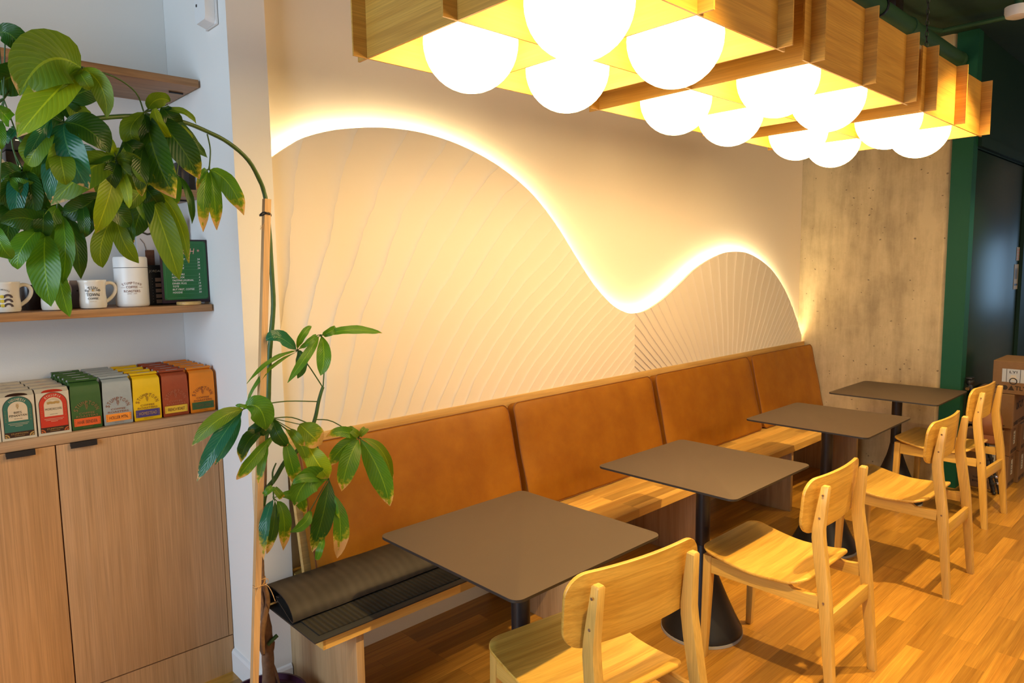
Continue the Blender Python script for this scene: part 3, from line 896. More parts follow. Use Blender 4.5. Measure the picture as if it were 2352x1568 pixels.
def coffee_bag(kind, front, seed):
    D = BAGS[kind]
    root = empty('coffee_bag')
    m = MB(); bag_body(m, seed=seed); m.build('pouch', D['m'], root, ang=50)
    # rolled fold with a tin tie
    f = MB()
    zf = BH + .020
    f.ring_loft([[(x, y, z) for y, z in ((-.010, zf - .004), (-.004, zf + .002), (.010, zf + .0035), (.013, zf - .001), (.008, zf - .006))] for x in (-BW / 2 + .002, 0, BW / 2 - .002)])
    f.build('rolled_top', D['m'], root)
    t = MB(); t.box(-BW / 2 - .0015, -BW / 2 + .0035, -.002, .006, zf - .004, zf + .002, bev=.001)
    t.box(-.020, .020, -.0052, -.0042, zf + .0018, zf + .0030)
    t.build('tin_tie', MT['grey_rim'], root)
    if front:
        p = MB(); y = -BD / 2 - .0028
        text_arc(p, 'STUMPTOWN', 0, .060, .034, .0125, 172, 8, 0, y, bold=.02)
        tree_emblem(p, 0, .078, .011, 0, y)
        text_flat(p, 'COFFEE', 0, .0575, .0062, 0, y, width=.047, bold=.02)
        text_flat(p, 'ROASTERS', 0, .0475, .0066, 0, y, width=.066, bold=.02)
        rect(p, -.040, .040, .014, .041, 1, y + .0003)
        text_flat(p, D['name'], 0, .0275, .0115, 2, y - .0004, width=.060, bold=.015)
        for sgn in (-1, 1):
            for q in range(4): rect(p, sgn * .0365 - .001, sgn * .0365 + .001, .017 + q * .0062, .019 + q * .0062, 2, y - .0004)
        text_flat(p, 'WHOLE BEAN', 0, .0095, .0028, 0, y, width=.03)
        p.build('printed_label', D['p'], root, smooth=False)
    return root


def carton(kind, front, seed):
    root = empty('coffee_carton')
    w, d, h = 0.094, 0.066, 0.142
    m = MB()
    rings = [[(x * w / 2, y, z) for x, y in ((-1, y0), (1, y0), (1, y1), (-1, y1))] for z, y0, y1 in ((0, -d / 2, d / 2), (h, -d / 2, d / 2), (h + .012, -d / 2 + .022, d / 2 - .004))]
    m.ring_loft(rings)
    m.build('carton_box', MT['box_cream'], root, smooth=False)
    lt = MB(); lt.box(-w / 2 - .001, -w / 2 + .003, -.004, .012, h - .004, h + .010); lt.build('folded_gusset', MT['lab_dark'], root)
    main = 1 if kind == 'ethiopia' else 0
    mats = [MT['lab_green'], MT['lab_red'], MT['lab_cream'], MT['lab_dark'], MT['gold_ink'], MT['lab_orange'], MT['ink']]
    p = MB(); y = -d / 2 - .0012
    if front:
        disc(p, 0, .102, .0405, 3, y + .0006, 28, 0, 180); rect(p, -.0405, .0405, .008, .102, 3, y + .0006)
        disc(p, 0, .102, .039, main, y + .0003, 28, 0, 180); rect(p, -.039, .039, .026, .102, main, y + .0003)
        disc(p, 0, .099, .0265, 2, y, 24, 0, 180); rect(p, -.0265, .0265, .0625, .099, 2, y)
        rect(p, -.039, .039, .009, .026, 3, y)
        text_arc(p, 'ETHIOPIA' if main else 'INDONESIA', 0, .1005, .0322, .0078, 135, 45, 2, y - .0004, bold=.03)
        if main:
            for sgn in (-1, 1):
                for q in range(4): disc(p, sgn * (.003 + .0036 * q), .109 - .0012 * abs(q - 1.5), .0042, 4, y - .0004 - .00012 * q - (.00006 if sgn > 0 else 0), 10)
            text_arc(p, '10 YEAR PARTNERSHIP', 0, .0985, .0215, .0026, 150, 30, 4, y - .0004)
            text_flat(p, 'MORDECOFE', 0, .0865, .0072, 6, y - .0004, width=.047, bold=.01)
        else:
            tree_emblem(p, 0, .108, .0105, 4, y - .0004)
            text_flat(p, 'BIES', 0, .0895, .007, 6, y - .0004, width=.021, bold=.015)
            text_flat(p, 'PENANTAN', 0, .0795, .0072, 6, y - .0004, width=.048, bold=.01)
        text_flat(p, 'GROUND COFFEE', 0, .0690, .0024, 6, y - .0004, width=.022)
        for s_, a in ((-1, 'SINGLE'), (1, 'ORIGIN')):
            for q, ch in enumerate(a): text_flat(p, ch, s_ * .0335, .096 - q * .0066, .0034, 4, y - .0004)
        for q, ww in enumerate((.056, .048, .02)): rect(p, -ww / 2, ww / 2, .0535 - .0046 * q, .0545 - .0046 * q, 2, y - .0004)
        text_flat(p, 'STUMPTOWN', 0, .0195, .0052, 4, y - .0004, width=.046, bold=.03)
        rect(p, -.014, .014, .0125, .0135, 4, y - .0004)
        for sgn in (-1, 1):
            disc(p, sgn * .039, .009, .0125, 4 if not main else 5, y - .0003, 14, 90 if sgn > 0 else 0, 180 if sgn > 0 else 90, .0085)
            disc(p, sgn * .039, .009, .0062, 4 if not main else 5, y - .0003, 10, 90 if sgn > 0 else 0, 180 if sgn > 0 else 90)
    # arch that wraps onto the sloping top
    for q in range(8):
        a0 = -0.030 + .0075 * q; a1 = a0 + .0075
        f0 = max(0, 1 - (a0 / .031) ** 2) ** .5; f1 = max(0, 1 - (a1 / .031) ** 2) ** .5
        def tp(x, f): return (x, -d / 2 + .022 * (.06 + .6 * f), h + .012 * (.06 + .6 * f) + .0008)
        p.add([(a0, -d / 2 + .001, h + .0012), (a1, -d / 2 + .001, h + .0012), tp(a1, f1), tp(a0, f0)], [(0, 1, 2, 3)], main if main else 3)
    p.build('printed_label', mats, root, smooth=False)
    return root


order = ['first', 'second', 'third', 'fourth', 'fifth']
ZT = 1.0652
cols = [('hair', 0.557, 5), ('holler', 0.655, 5), ('home', 0.751, 4), ('french', 0.8475, 5), ('trapper', 0.944, 5)]
for kind, cx, n in cols:
    D = BAGS[kind]
    pitch = 0.331 / n if n == 4 else 0.0655
    proto = None
    for i in range(n):
        if i == 0: o = coffee_bag(kind, True, cols.index((kind, cx, n)) * 7 + 1)
        elif proto is None: o = proto = coffee_bag(kind, False, cols.index((kind, cx, n)) * 7 + 2)
        else: o = copy_tree(proto)
        o.location = (cx + random.uniform(-.0012, .0012), 0.2525 + i * pitch, ZT)
        o.rotation_euler = (0, 0, random.uniform(-.012, .012))
        if kind == 'french' and i == 4: o.location.x += .0
        where = 'front of its row' if i == 0 else '%s from the front of its row' % order[i]
        tag(o, '%s coffee bag with folded top, %s' % (D['col'], where) if i else '%s coffee bag with %s, %s' % (D['col'], D['word'], where), 'coffee bag', '%s coffee bags in a row' % D['col'])
for kind, cx, n, col in (('ethiopia', 0.4605, 4, 'red'), ('indonesia', 0.362, 4, 'dark green'), ('indonesia', 0.2655, 4, 'green')):
    proto = None
    for i in range(n):
        if i == 0: o = carton(kind, col != 'green', i)
        elif proto is None: o = proto = carton(kind, False, i)
        else: o = copy_tree(proto)
        o.location = (cx, 0.2535 + i * 0.078, ZT)
        row = {'red': 'red arched label', 'dark green': 'dark green arched label', 'green': 'label cut by the left edge'}[col]
        where = 'frontmost' if i == 0 else '%s from the front' % order[i]
        tag(o, 'cream coffee carton in row with %s, %s' % (row, where), 'coffee carton', 'cream cartons, %s' % row)

# ------------------------------------------------------------------ things on the lowest shelf
ZS = 1.4775
def catmull3(P, n=4):
    out = []
    for i in range(len(P) - 1):
        p0 = P[max(i - 1, 0)]; p1 = P[i]; p2 = P[i + 1]; p3 = P[min(i + 2, len(P) - 1)]
        for k in range(n):
            t = k / n
            out.append(tuple(0.5 * (2 * p1[d] + (p2[d] - p0[d]) * t + (2 * p0[d] - 5 * p1[d] + 4 * p2[d] - p3[d]) * t * t + (3 * p1[d] - p0[d] - 3 * p2[d] + p3[d]) * t ** 3) for d in range(3)))
    out.append(tuple(P[-1]))
    return out


def mug(x, y, label, kind, rz=0):
    root = empty('mug', (x, y, ZS), math.radians(rz), label=label, cat='mug')
    m = MB()
    prof = [(0.030, 0.0), (0.040, 0.002), (0.0425, 0.010), (0.0425, 0.030), (0.0405, 0.05), (0.0405, 0.07), (0.0435, 0.092), (0.0448, 0.098), (0.0435, 0.0995),
            (0.0410, 0.096), (0.0375, 0.07), (0.0375, 0.02), (0.030, 0.008), (0.001, 0.007)]
    m.lathe(prof, n=40); m.build('body', MT['ceramic'], root, ang=60)
    h = MB()
    h.tube(catmull3([(.039, 0, .084), (.052, 0, .089), (.066, 0, .084), (.073, 0, .070), (.069, 0, .052), (.056, 0, .034), (.040, 0, .022)]), .0062, 10)
    h.build('handle', MT['ceramic'], root, ang=60)
    p = MB()
    R = 0.0428
    yf = lambda X: -math.sqrt(max(1e-6, R * R - X * X)) - .0006
    if kind == 'stump':
        # turned so the print faces the room and the handle points right
        text_arc(p, 'STUMP', 0, .052, .021, .0105, 165, 15, 0, bold=.03, y_fn=yf)
        rect(p, -.0025, .0025, .060, .067, 1, 0, y_fn=yf)
        text_flat(p, 'TOWN', 0, .049, .0105, 0, width=.040, bold=.03, y_fn=yf)
        text_flat(p, 'COFFEE', 0, .0355, .0066, 0, width=.032, bold=.03, y_fn=yf)
        text_flat(p, 'Good for you', 0, .0255, .003, 1, width=.020, y_fn=yf)
    if kind == 'smile':
        for q in range(3):
            zc = .052 - q * .0145
            for sgn in (-1, 1):
                for a in range(2): disc(p, sgn * .0155, zc - .004, .0125, 2, 0, 14, 0, 180, .0065, y_fn=yf)
            disc(p, 0, zc, .0056, 3, 0, 16, y_fn=lambda X: yf(X) - .0004)
            for e in (-1, 1): disc(p, e * .0018, zc + .0014, .0007, 0, 0, 6, y_fn=lambda X: yf(X) - .0008)
            disc(p, 0, zc - .0004, .003, 0, 0, 8, 200, 340, .0024, y_fn=lambda X: yf(X) - .0008)
        text_arc(p, 'HAIR BENDER', 0, .045, .030, .004, 135, 45, 0, bold=.03, y_fn=yf)
    if p.v:
        p.xform(Matrix.Rotation(math.radians(-18 if kind == 'smile' else -12), 4, 'Z'))
        p.build('printed_decoration', [MT['ink'], MT['gold_ink'], MT['grey_ink'], MT['yellow_ink']], root, smooth=False)
    return root
mug(0.365, 0.29, 'cream mug with yellow smiling discs and grey arches, leftmost on the shelf', 'smile')
mug(0.505, 0.290, 'plain white mug half hidden behind a hanging leaf on the shelf', 'plain', 42)
mug(0.619, 0.295, 'cream mug with black STUMP TOWN lettering, beside the tall white canister', 'stump')

can = empty('canister', (0.750, 0.31, ZS), label='tall white lidded canister with curved brown lettering on the lowest shelf', cat='canister')
m = MB(); m.lathe([(0.050, 0.0), (0.0545, 0.004), (0.0555, 0.012), (0.0555, 0.140)], n=48); m.build('body', MT['canister'], can, ang=60)
m = MB(); m.lathe([(0.0553, 0.1402), (0.0553, 0.1418)], n=48); m.build('seal', MT['ink'], can)
m = MB(); m.lathe([(0.056, 0.142), (0.056, 0.174), (0.0535, 0.180), (0.04, 0.181)], n=48); m.build('lid', MT['canister'], can, ang=60)
p = MB(); R = 0.0556
yf = lambda X: -math.sqrt(max(1e-6, R * R - X * X)) - .0006
text_arc(p, 'STUMPTOWN', 0, .008, .078, .0085, 114, 66, 0, bold=.02, y_fn=yf)
text_flat(p, 'COFFEE', 0, .0715, .0085, 0, width=.037, bold=.02, y_fn=yf)
text_flat(p, 'ROASTERS', 0, .057, .0085, 0, width=.052, bold=.02, y_fn=yf)
text_flat(p, 'ESTD   1999', 0, .0475, .003, 0, width=.030, y_fn=yf)
for sgn, t in ((-1, 'HAND'), (1, 'MADE')): text_flat(p, t, sgn * .028, .070, .0022, 0, width=.012, y_fn=yf)
p.xform(Matrix.Rotation(math.radians(-15), 4, 'Z'))
p.build('printed_lettering', MT['brown_ink'], can, smooth=False)

# framed merchandise menu
sg = empty('menu_sign', (0.918, 0.245, ZS), rz=math.radians(-3), label='green framed price board headed MERCH standing on a round wooden foot', cat='sign')
m = MB(); m.box(-0.083, 0.083, 0.0, 0.010, 0.008, 0.243, bev=0.001); m.build('frame', MT['frame_black'], sg)
m = MB(); m.box(-0.076, 0.078, -0.0014, -0.0002, 0.020, 0.237); m.build('panel', MT['sign_green'], sg)
m = MB(); m.lathe([(0.042, 0.0), (0.043, 0.002), (0.043, 0.010), (0.041, 0.012)], (0.005, -0.006, 0.0005), n=32); m.build('foot', MT['oak_x'], sg)
p = MB(); y = -.0022
text_flat(p, 'MERCH', -.004, .200, .021, 0, y, width=.078, bold=.03, shear=.18)
for k in range(4):
    a = PI * k / 4
    p.tube([(.050 - .005 * math.cos(a), y, .202 - .005 * math.sin(a)), (.050 + .005 * math.cos(a), y, .202 + .005 * math.sin(a))], .0006, 4, 0)
L1 = [('STUMP CUP', '24'), ('TRAVELER', '30'), ('TRAVELER', '34'), ('COLD CUP', '34')]
L2 = [('STICKERS', '2'), ('NOTEBOOK', '6'), ('TASTING JOURNAL', '6'), ('DINER MUG', '14'), ('TOTE', '20'), ('BUT FIRST, COFFEE', '20'), ('HOODIE', '50')]
for k, (a, b_) in enumerate(L1 + L2):
    z = .170 - .0112 * k - (.011 if k >= 4 else 0)
    text_flat(p, a, -.047, z, .0064, 1, y, width=min(.076, .0055 * len(a)), align='l', shear=.15, bold=.015)
    text_flat(p, b_, .050, z, .0066, 1, y, shear=.15, bold=.015)
    rect(p, -.045, .056, z - .0052, z - .0048, 2, y + .0002)
for (x0, x1, z0, z1) in ((-.069, .071, .0265, .0270), (-.069, .071, .2305, .2310), (-.069, -.0685, .0265, .231), (.0705, .071, .0265, .231)):
    rect(p, x0, x1, z0, z1, 2, y)
for sx in (-.073, .075):
    for sz in (.023, .234): disc(p, sx, sz, .0022, 3, y, 10)
MT['line_green'] = plain('pale_green_line', (0.08, 0.30, 0.14), 0.4)
p.build('lettering', [MT['pink_ink'], MT['white_ink'], MT['line_green'], MT['frame_black']], sg, smooth=False)

# books behind the canister
bk = empty('book', (0.865, 0.345, ZS), label='black book with white author lettering standing behind the canister', cat='book')
m = MB(); m.box(-0.068, 0.068, 0.0, 0.018, 0.0, 0.150, bev=0.001); m.build('cover', MT['book_black'], bk)
p = MB()
text_flat(p, 'JORDAN MICHE', 0, .128, .0085, 0, -.0008, width=.088, bold=.02)
for k in range(5): rect(p, -.024, .066, .006 + .0205 * k, .020 + .0205 * k, 1, -.0006)
for k in range(9): disc(p, -.034, .012 + .011 * k, .0011, 0, -.0006, 6)
p.build('cover_print', [MT['white_ink'], MT['page']], bk, smooth=False)
mg = empty('magazine', (0.886, 0.392, ZS), label='tall white magazine with a photo of iced coffee behind the green sign', cat='magazine')
m = MB(); m.box(-0.086, 0.086, 0.0, 0.008, 0.0, 0.335, bev=0.001); m.build('cover', MT['magazine'], mg)
p = MB()
text_flat(p, 'C', -.052, .285, .040, 0, -.0008, bold=.05)
text_flat(p, 'L', .050, .285, .040, 0, -.0008, bold=.05)
rect(p, -.060, -.028, .150, .208, 1, -.0006)
p.tube([(-.075, -.0008, .25), (-.062, -.0008, .232), (-.056, -.0008, .205)], .0012, 5, 2)
p.build('cover_print', [MT['ink'], MT['print_coffee'], MT['grey_ink']], mg, smooth=False)
o = tag(box_obj('carton_box', (0.530, 0.606, 0.37, 0.44, ZS, ZS + 0.098), MT['mauve_box'], bev=0.002), 'small grey box standing behind the white mug on the shelf', 'box')
p = MB(); disc(p, .588, ZS + .062, .003, 0, .3685, 10); p.build('logo_dot', MT['ink'], o)
m = MB(); m.lathe([(0.036, 0), (0.038, .003), (0.038, 0.082), (0.034, .086)], n=28)
o = m.build('tin', MT['dark_box']); o.location = (0.462, 0.425, ZS); tag(o, 'dark brown tin at the back of the shelf between two mugs', 'tin')

# things on the middle shelf
ZM = 1.9025
m = MB(); m.box(-.036, .036, -.05, .05, 0, .100, bev=.003)
gr = empty('coffee_grinder', (0.44, 0.36, ZM), label='dark boxy coffee grinder on the middle shelf behind the leaves', cat='grinder')
m.build('base', MT['dark_box'], gr)
m = MB(); m.box(-.034, .034, -.046, .046, .104, .165, bev=.003); m.build('hopper', MT['black_plastic'], gr)
m = MB(); m.box(-.006, .006, -.052, -.0495, .05, .055); m.box(-.006, .006, -.049, -.046, .135, .138); m.build('badge', MT['chrome'], gr)
cf = empty('pour_over_brewer', (0.372, 0.31, ZM), label='white pour over brewer with a wooden collar at the left edge, middle shelf', cat='coffee brewer')
m = MB(); m.lathe([(.036, 0), (.038, .004), (.034, .014), (.03, .018)], n=28); m.build('base', MT['cap_leather'], cf)
m = MB(); m.lathe([(.03, .019), (.034, .03), (.030, .062), (.020, .074)], n=28); m.build('vessel', MT['canister'], cf)
m = MB(); m.lathe([(.021, .075), (.022, .079), (.022, .090), (.020, .094)], n=28); m.build('wooden_collar', MT['oak_x'], cf)
o = tag(box_obj('book', (0.945, 0.972, 0.30, 0.47, ZM, ZM + 0.115), MT['dark_box'], bev=0.001), 'thin dark book standing at the right end of the middle shelf', 'book')
m = MB(); m.lathe([(.024, 0), (.026, .003), (.030, .20), (.0285, .20), (.0245, .006), (.001, .005)], n=28)
o = m.build('drinking_glass', MT['glass']); o.location = (0.90, 0.34, ZM); tag(o, 'tall clear glass near the right end of the middle shelf', 'glass')

# ================================================================== BACKLIT PLASTER WAVE
CURVE = [(1.141, 2.004), (1.213, 2.054), (1.284, 2.095), (1.394, 2.132), (1.509, 2.155), (1.584, 2.166), (1.673, 2.173), (1.804, 2.173), (1.944, 2.158), (2.092, 2.126),
         (2.25, 2.074), (2.419, 1.991), (2.539, 1.907), (2.665, 1.792), (2.798, 1.648), (2.939, 1.502), (3.09, 1.388), (3.208, 1.337), (3.298, 1.322), (3.417, 1.331),
         (3.594, 1.391), (3.781, 1.484), (3.978, 1.582), (4.243, 1.661), (4.442, 1.683), (4.654, 1.665), (4.916, 1.582), (5.13, 1.455), (5.322, 1.274), (5.515, 1.022)]


def catmull(P, n=6):
    out = []
    for i in range(len(P) - 1):
        p0 = P[max(i - 1, 0)]; p1 = P[i]; p2 = P[i + 1]; p3 = P[min(i + 2, len(P) - 1)]
        for k in range(n):
            t = k / n
            out.append(tuple(0.5 * (2 * p1[d] + (p2[d] - p0[d]) * t + (2 * p0[d] - 5 * p1[d] + 4 * p2[d] - p3[d]) * t * t + (3 * p1[d] - p0[d] - 3 * p2[d] + p3[d]) * t ** 3) for d in range(len(p1))))
    out.append(tuple(P[-1]))
    return out


CV = catmull(CURVE)
YF, YB, ZB = -0.045, -0.030, 0.955
relief = empty('wave_panel', (1.2, 0.0, ZB), label='backlit white plaster panel with a two-humped wave edge above the bench', cat='wall panel')
m = MB()
vs = []; fs = []
for (x, z) in CV:
    vs += [(x - 1.2, YF, 0), (x - 1.2, YF, z - ZB), (x - 1.2, YB, z - ZB), (x - 1.2, YB, 0)]
for i in range(len(CV) - 1):
    a = 4 * i; b = a + 4
    fs += [(a, b, b + 1, a + 1), (a + 1, b + 1, b + 2, a + 2), (a + 2, b + 2, b + 3, a + 3)]
fs += [(0, 1, 2, 3), (4 * len(CV) - 1, 4 * len(CV) - 2, 4 * len(CV) - 3, 4 * len(CV) - 4)]
m.add(vs, fs)
pf = m.build('plaster_face', MT['relief'], relief, ang=20)
# make the texture run in room coordinates: shift mesh so object space = room space
for v in pf.data.vertices: v.co.x += 1.2; v.co.z += ZB
pf.location = (-1.2, 0, -ZB)
# led tape just behind the edge, facing the wall
m = MB()
rings = []
for i, (x, z) in enumerate(CV):
    a = CV[max(i - 1, 0)]; b = CV[min(i + 1, len(CV) - 1)]
    tx, tz = b[0] - a[0], b[1] - a[1]; l = math.hypot(tx, tz) or 1
    nx, nz = tz / l, -tx / l
    c = (x + nx * 0.016 - 1.2, z + nz * 0.016 - ZB)
    if c[1] < 0.004: c = (c[0], 0.004)
    rings.append([(c[0] + nx * 0.005 * sx, YB + 0.0075 + 0.003 * sy, c[1] + nz * 0.005 * sx) for sx, sy in ((-1, -1), (1, -1), (1, 1), (-1, 1))])
m.ring_loft(rings)
m.build('led_strip', MT['led'], relief, smooth=False)

# ================================================================== BENCH
bench = empty('banquette_bench', (1.0, -0.28, 0.0), label='long oak banquette bench running along the plaster wall', cat='bench')
def bb(name, x0, x1, y0, y1, z0, z1, mat, bev=0.002):
    m = MB(); m.box(x0 - 1.0, x1 - 1.0, y0 + 0.28, y1 + 0.28, z0, z1, bev=bev)
    return m.build(name, mat, bench)
m = MB()
# seat: notched round the pier
outl = [(0.992, -0.569), (5.546, -0.569), (5.546, -0.014), (1.146, -0.014), (1.146, -0.0735), (0.992, -0.0735)]
m.ring_loft([[(x - 1.0, y + 0.28, z) for x, y in outl] for z in (0.404, 0.4445)])
m.build('seat_board', MT['bench'], bench, smooth=False)
for x in (1.120, 2.178, 3.236, 4.296, 5.375):
    bb('support_panel', x, x + 0.030, -0.548, -0.016, 0.0, 0.4035, MT['oak_z'])
bb('top_rail', 1.146, 5.546, -0.056, -0.0455, 0.925, 0.972, MT['oak_x'], 0.001)
m = MB()
m.ring_loft([[(1.146 - 1.0, y + .28, z), (5.546 - 1.0, y + .28, z), (5.546 - 1.0, y2 + .28, z), (1.146 - 1.0, y2 + .28, z)] for z, y, y2 in ((0.4455, -0.150, -0.128), (0.925, -0.060, -0.040))])
m.build('back_panel', MT['oak_x'], bench, smooth=False)


def cushion(x0, x1, label, seed):
    """leaning seat-back cushion; local frame: X along the wall, local z up the slope, -y out of the face"""
    rnd = random.Random(seed)
    hw = (x1 - x0) / 2
    zb, zt = 0.449, 0.951
    yb, yt = -0.228, -0.112
    L = math.hypot(zt - zb, yt - yb); ang = math.atan2(yt - yb, zt - zb)
    root = empty('back_cushion', ((x0 + x1) / 2, yb, zb), label=label, cat='cushion', group='tan leather cushions along the bench')
    def tw(x, y, z):
        return (x, y * math.cos(ang) + z * math.sin(ang), z * math.cos(ang) - y * math.sin(ang))
    def rr(inset, r):
        return densify(rrect(hw - inset, L / 2 - inset, max(.01, r - inset * .5), 6), 0.03)
    base = densify(rrect(hw, L / 2, 0.035, 6), 0.03)
    def scaled(s_in):
        out = []
        for (x, z) in base:
            out.append((x * (1 - s_in / hw), z * (1 - s_in / (L / 2))))
        return out
    ph = [rnd.uniform(0, 6) for _ in range(6)]
    def wr(x, z):
        e = max(abs(x) / hw, abs(z) / (L / 2))
        return (math.sin(x * 19 + z * 7 + ph[0]) + math.sin(x * 7 - z * 23 + ph[1])) * 0.0013 * (0.3 + e) + math.sin((abs(x) - hw) * 60 + z * 9 + ph[2]) * 0.0012 * (e > .75)
    rings = []
    for inset, y in ((0.02, 0.0585), (0.004, 0.057), (0.0, 0.045), (0.003, 0.025), (0.0, 0.006), (0.002, 0.0), (0.010, -0.003), (0.03, -0.007), (0.06, -0.010), (0.11, -0.0125), (0.17, -0.0135), (0.225, -0.014), (0.246, -0.014)):
        rings.append([tw(x, y + (wr(x, z) if y < 0.03 else 0) + (0.001 * math.sin(x * 50 + ph[3]) if .01 < y < .04 else 0), z + L / 2) for x, z in scaled(inset)])
    m = MB(); m.ring_loft(rings)
    m.build('cover', MT['leather'], root, ang=70)
    pm = MB()
    pts = [tw(x, 0.0015 + wr(x, z), z + L / 2) for x, z in scaled(-0.0005)]
    pm.tube(pts + [pts[0], pts[1]], 0.0027, 6); pm.build('piping', MT['piping'], root)
    return root
cushion(1.162, 2.222, 'long tan leather back cushion, nearest one, beside the potted plant', 1)
cushion(2.262, 3.372, 'tan leather back cushion behind the corner between first and second tables', 2)
cushion(3.418, 4.532, 'tan leather back cushion third from the plant, second from the concrete column', 3)
cushion(4.572, 5.542, 'tan leather back cushion against the concrete column', 4)

# rubber-backed door mat folded over itself on the bench
mat_o = empty('floor_mat', (1.0, -0.45, 0.4447), label='ribbed black rubber floor mat rolled over itself on the bench end', cat='mat')
X0, X1 = -0.045, 0.82
m = MB(); m.box(X0, X1, -0.136, 0.20, 0.0005, 0.0060, bev=0.001); m.build('border', MT['mat_edge'], mat_o)
m = MB(); m.box(X0 + .03, X1, -0.108, 0.19, 0.0062, 0.0095); m.build('ribbed_pile', MT['mat_pile'], mat_o)
m = MB()
prof = []
for k in range(13):   # underside folded up round the back, over the top and down to the front
    a = -PI / 2 + PI * k / 12
    prof.append((0.212 + 0.034 * math.cos(a), 0.040 + 0.034 * math.sin(a)))
prof += [(0.19, 0.0765), (0.15, 0.0780), (0.11, 0.0765), (0.075, 0.0710), (0.045, 0.0610), (0.022, 0.0460), (0.009, 0.0290), (0.008, 0.0170), (0.016, 0.0105), (0.030, 0.0105), (0.06, 0.017), (0.09, 0.026), (0.12, 0.034), (0.15, 0.044), (0.155, 0.054), (0.13, 0.060)]
def thick(prof, t):
    out = []
    for i, p in enumerate(prof):
        a = prof[max(i - 1, 0)]; b = prof[min(i + 1, len(prof) - 1)]
        dx, dz = b[0] - a[0], b[1] - a[1]; l = math.hypot(dx, dz)
        out.append((p[0] + dz / l * t, p[1] - dx / l * t))
    return out
inner = thick(prof, -0.0045)
loop = prof + list(reversed(inner))
def skew(x, y, z): return (x + (0.03 - .12 * max(0, .1 - y)) * 0 + 0.010 * math.sin(y * 9), y + 0.010 * (x / 0.8), z * (1 - 0.06 * x / .8))
m.ring_loft([[skew(X0 + (X1 - .01 - X0) * k / 14, y, z + .001 * math.sin(k * 1.7)) for y, z in loop] for k in range(15)])
m.build('rolled_flap', MT['mat_back'], mat_o, ang=50)

# ================================================================== TABLES
TS = 0.648 / 2
def table():
    root = empty('bistro_table')
    m = MB()
    o = densify(rrect(TS, TS, 0.030, 8), 0.2)
    m.ring_loft([[(x * s, y * s, z) for x, y in o] for s, z in ((1.0, 0.7315), (1.0, 0.7392))])
    t = m.build('tabletop', MT['table_edge'], root, ang=30)
    m = MB()
    m.ring_loft([[(x * s, y * s, z) for x, y in o] for s, z in ((1.0, 0.7393), (1.0, 0.7398), (0.998, 0.7402))])
    m.build('laminate', MT['table'], t, ang=30)
    m = MB()
    m.box(-0.12, 0.12, -0.12, 0.12, 0.7235, 0.7312, bev=0.003)
    m.lathe([(0.031, 0.39), (0.031, 0.7234)], n=32)
    m.build('column', MT['black_metal'], root)
    m = MB()
    m.lathe([(0.168, 0.0135), (0.173, 0.016), (0.172, 0.024), (0.164, 0.040), (0.142, 0.085), (0.108, 0.160), (0.075, 0.240), (0.050, 0.310), (0.039, 0.355), (0.0325, 0.392)], n=48)
    m.build('cone_base', MT['black_metal'], root, ang=60)
    m = MB(); m.lathe([(0.168, 0.0), (0.1745, 0.001), (0.1745, 0.0125), (0.168, 0.0132)], n=48)
    m.build('foot_ring', MT['grey_rim'], root)
    return root
T0 = table()
tl = ['square taupe bistro table nearest the camera, over the rolled mat',
      'second square taupe table from the plant, beside the second chair',
      'third square taupe table from the plant, its top half over the bench end',
      'farthest square taupe table, in front of the concrete column']
for i, x in enumerate((1.5056, 2.6076, 3.8854, 4.989)):
    o = T0 if i == 0 else copy_tree(T0)
    o.location = (x, -0.9362, 0)
    tag(o, tl[i], 'table', 'square bistro tables along the bench')

# ================================================================== CHAIRS (face +Y)
def sweep(mb, st, mi=0, bev=0.0025):
    """st: list of (x, y, z, wx, wy); rectangular section with eased corners"""
    rings = []
    for x, y, z, wx, wy in st:
        rings.append([(x + px, y + py, z) for px, py in rrect(wx / 2, wy / 2, bev, 2)])
    mb.ring_loft(rings, mi)


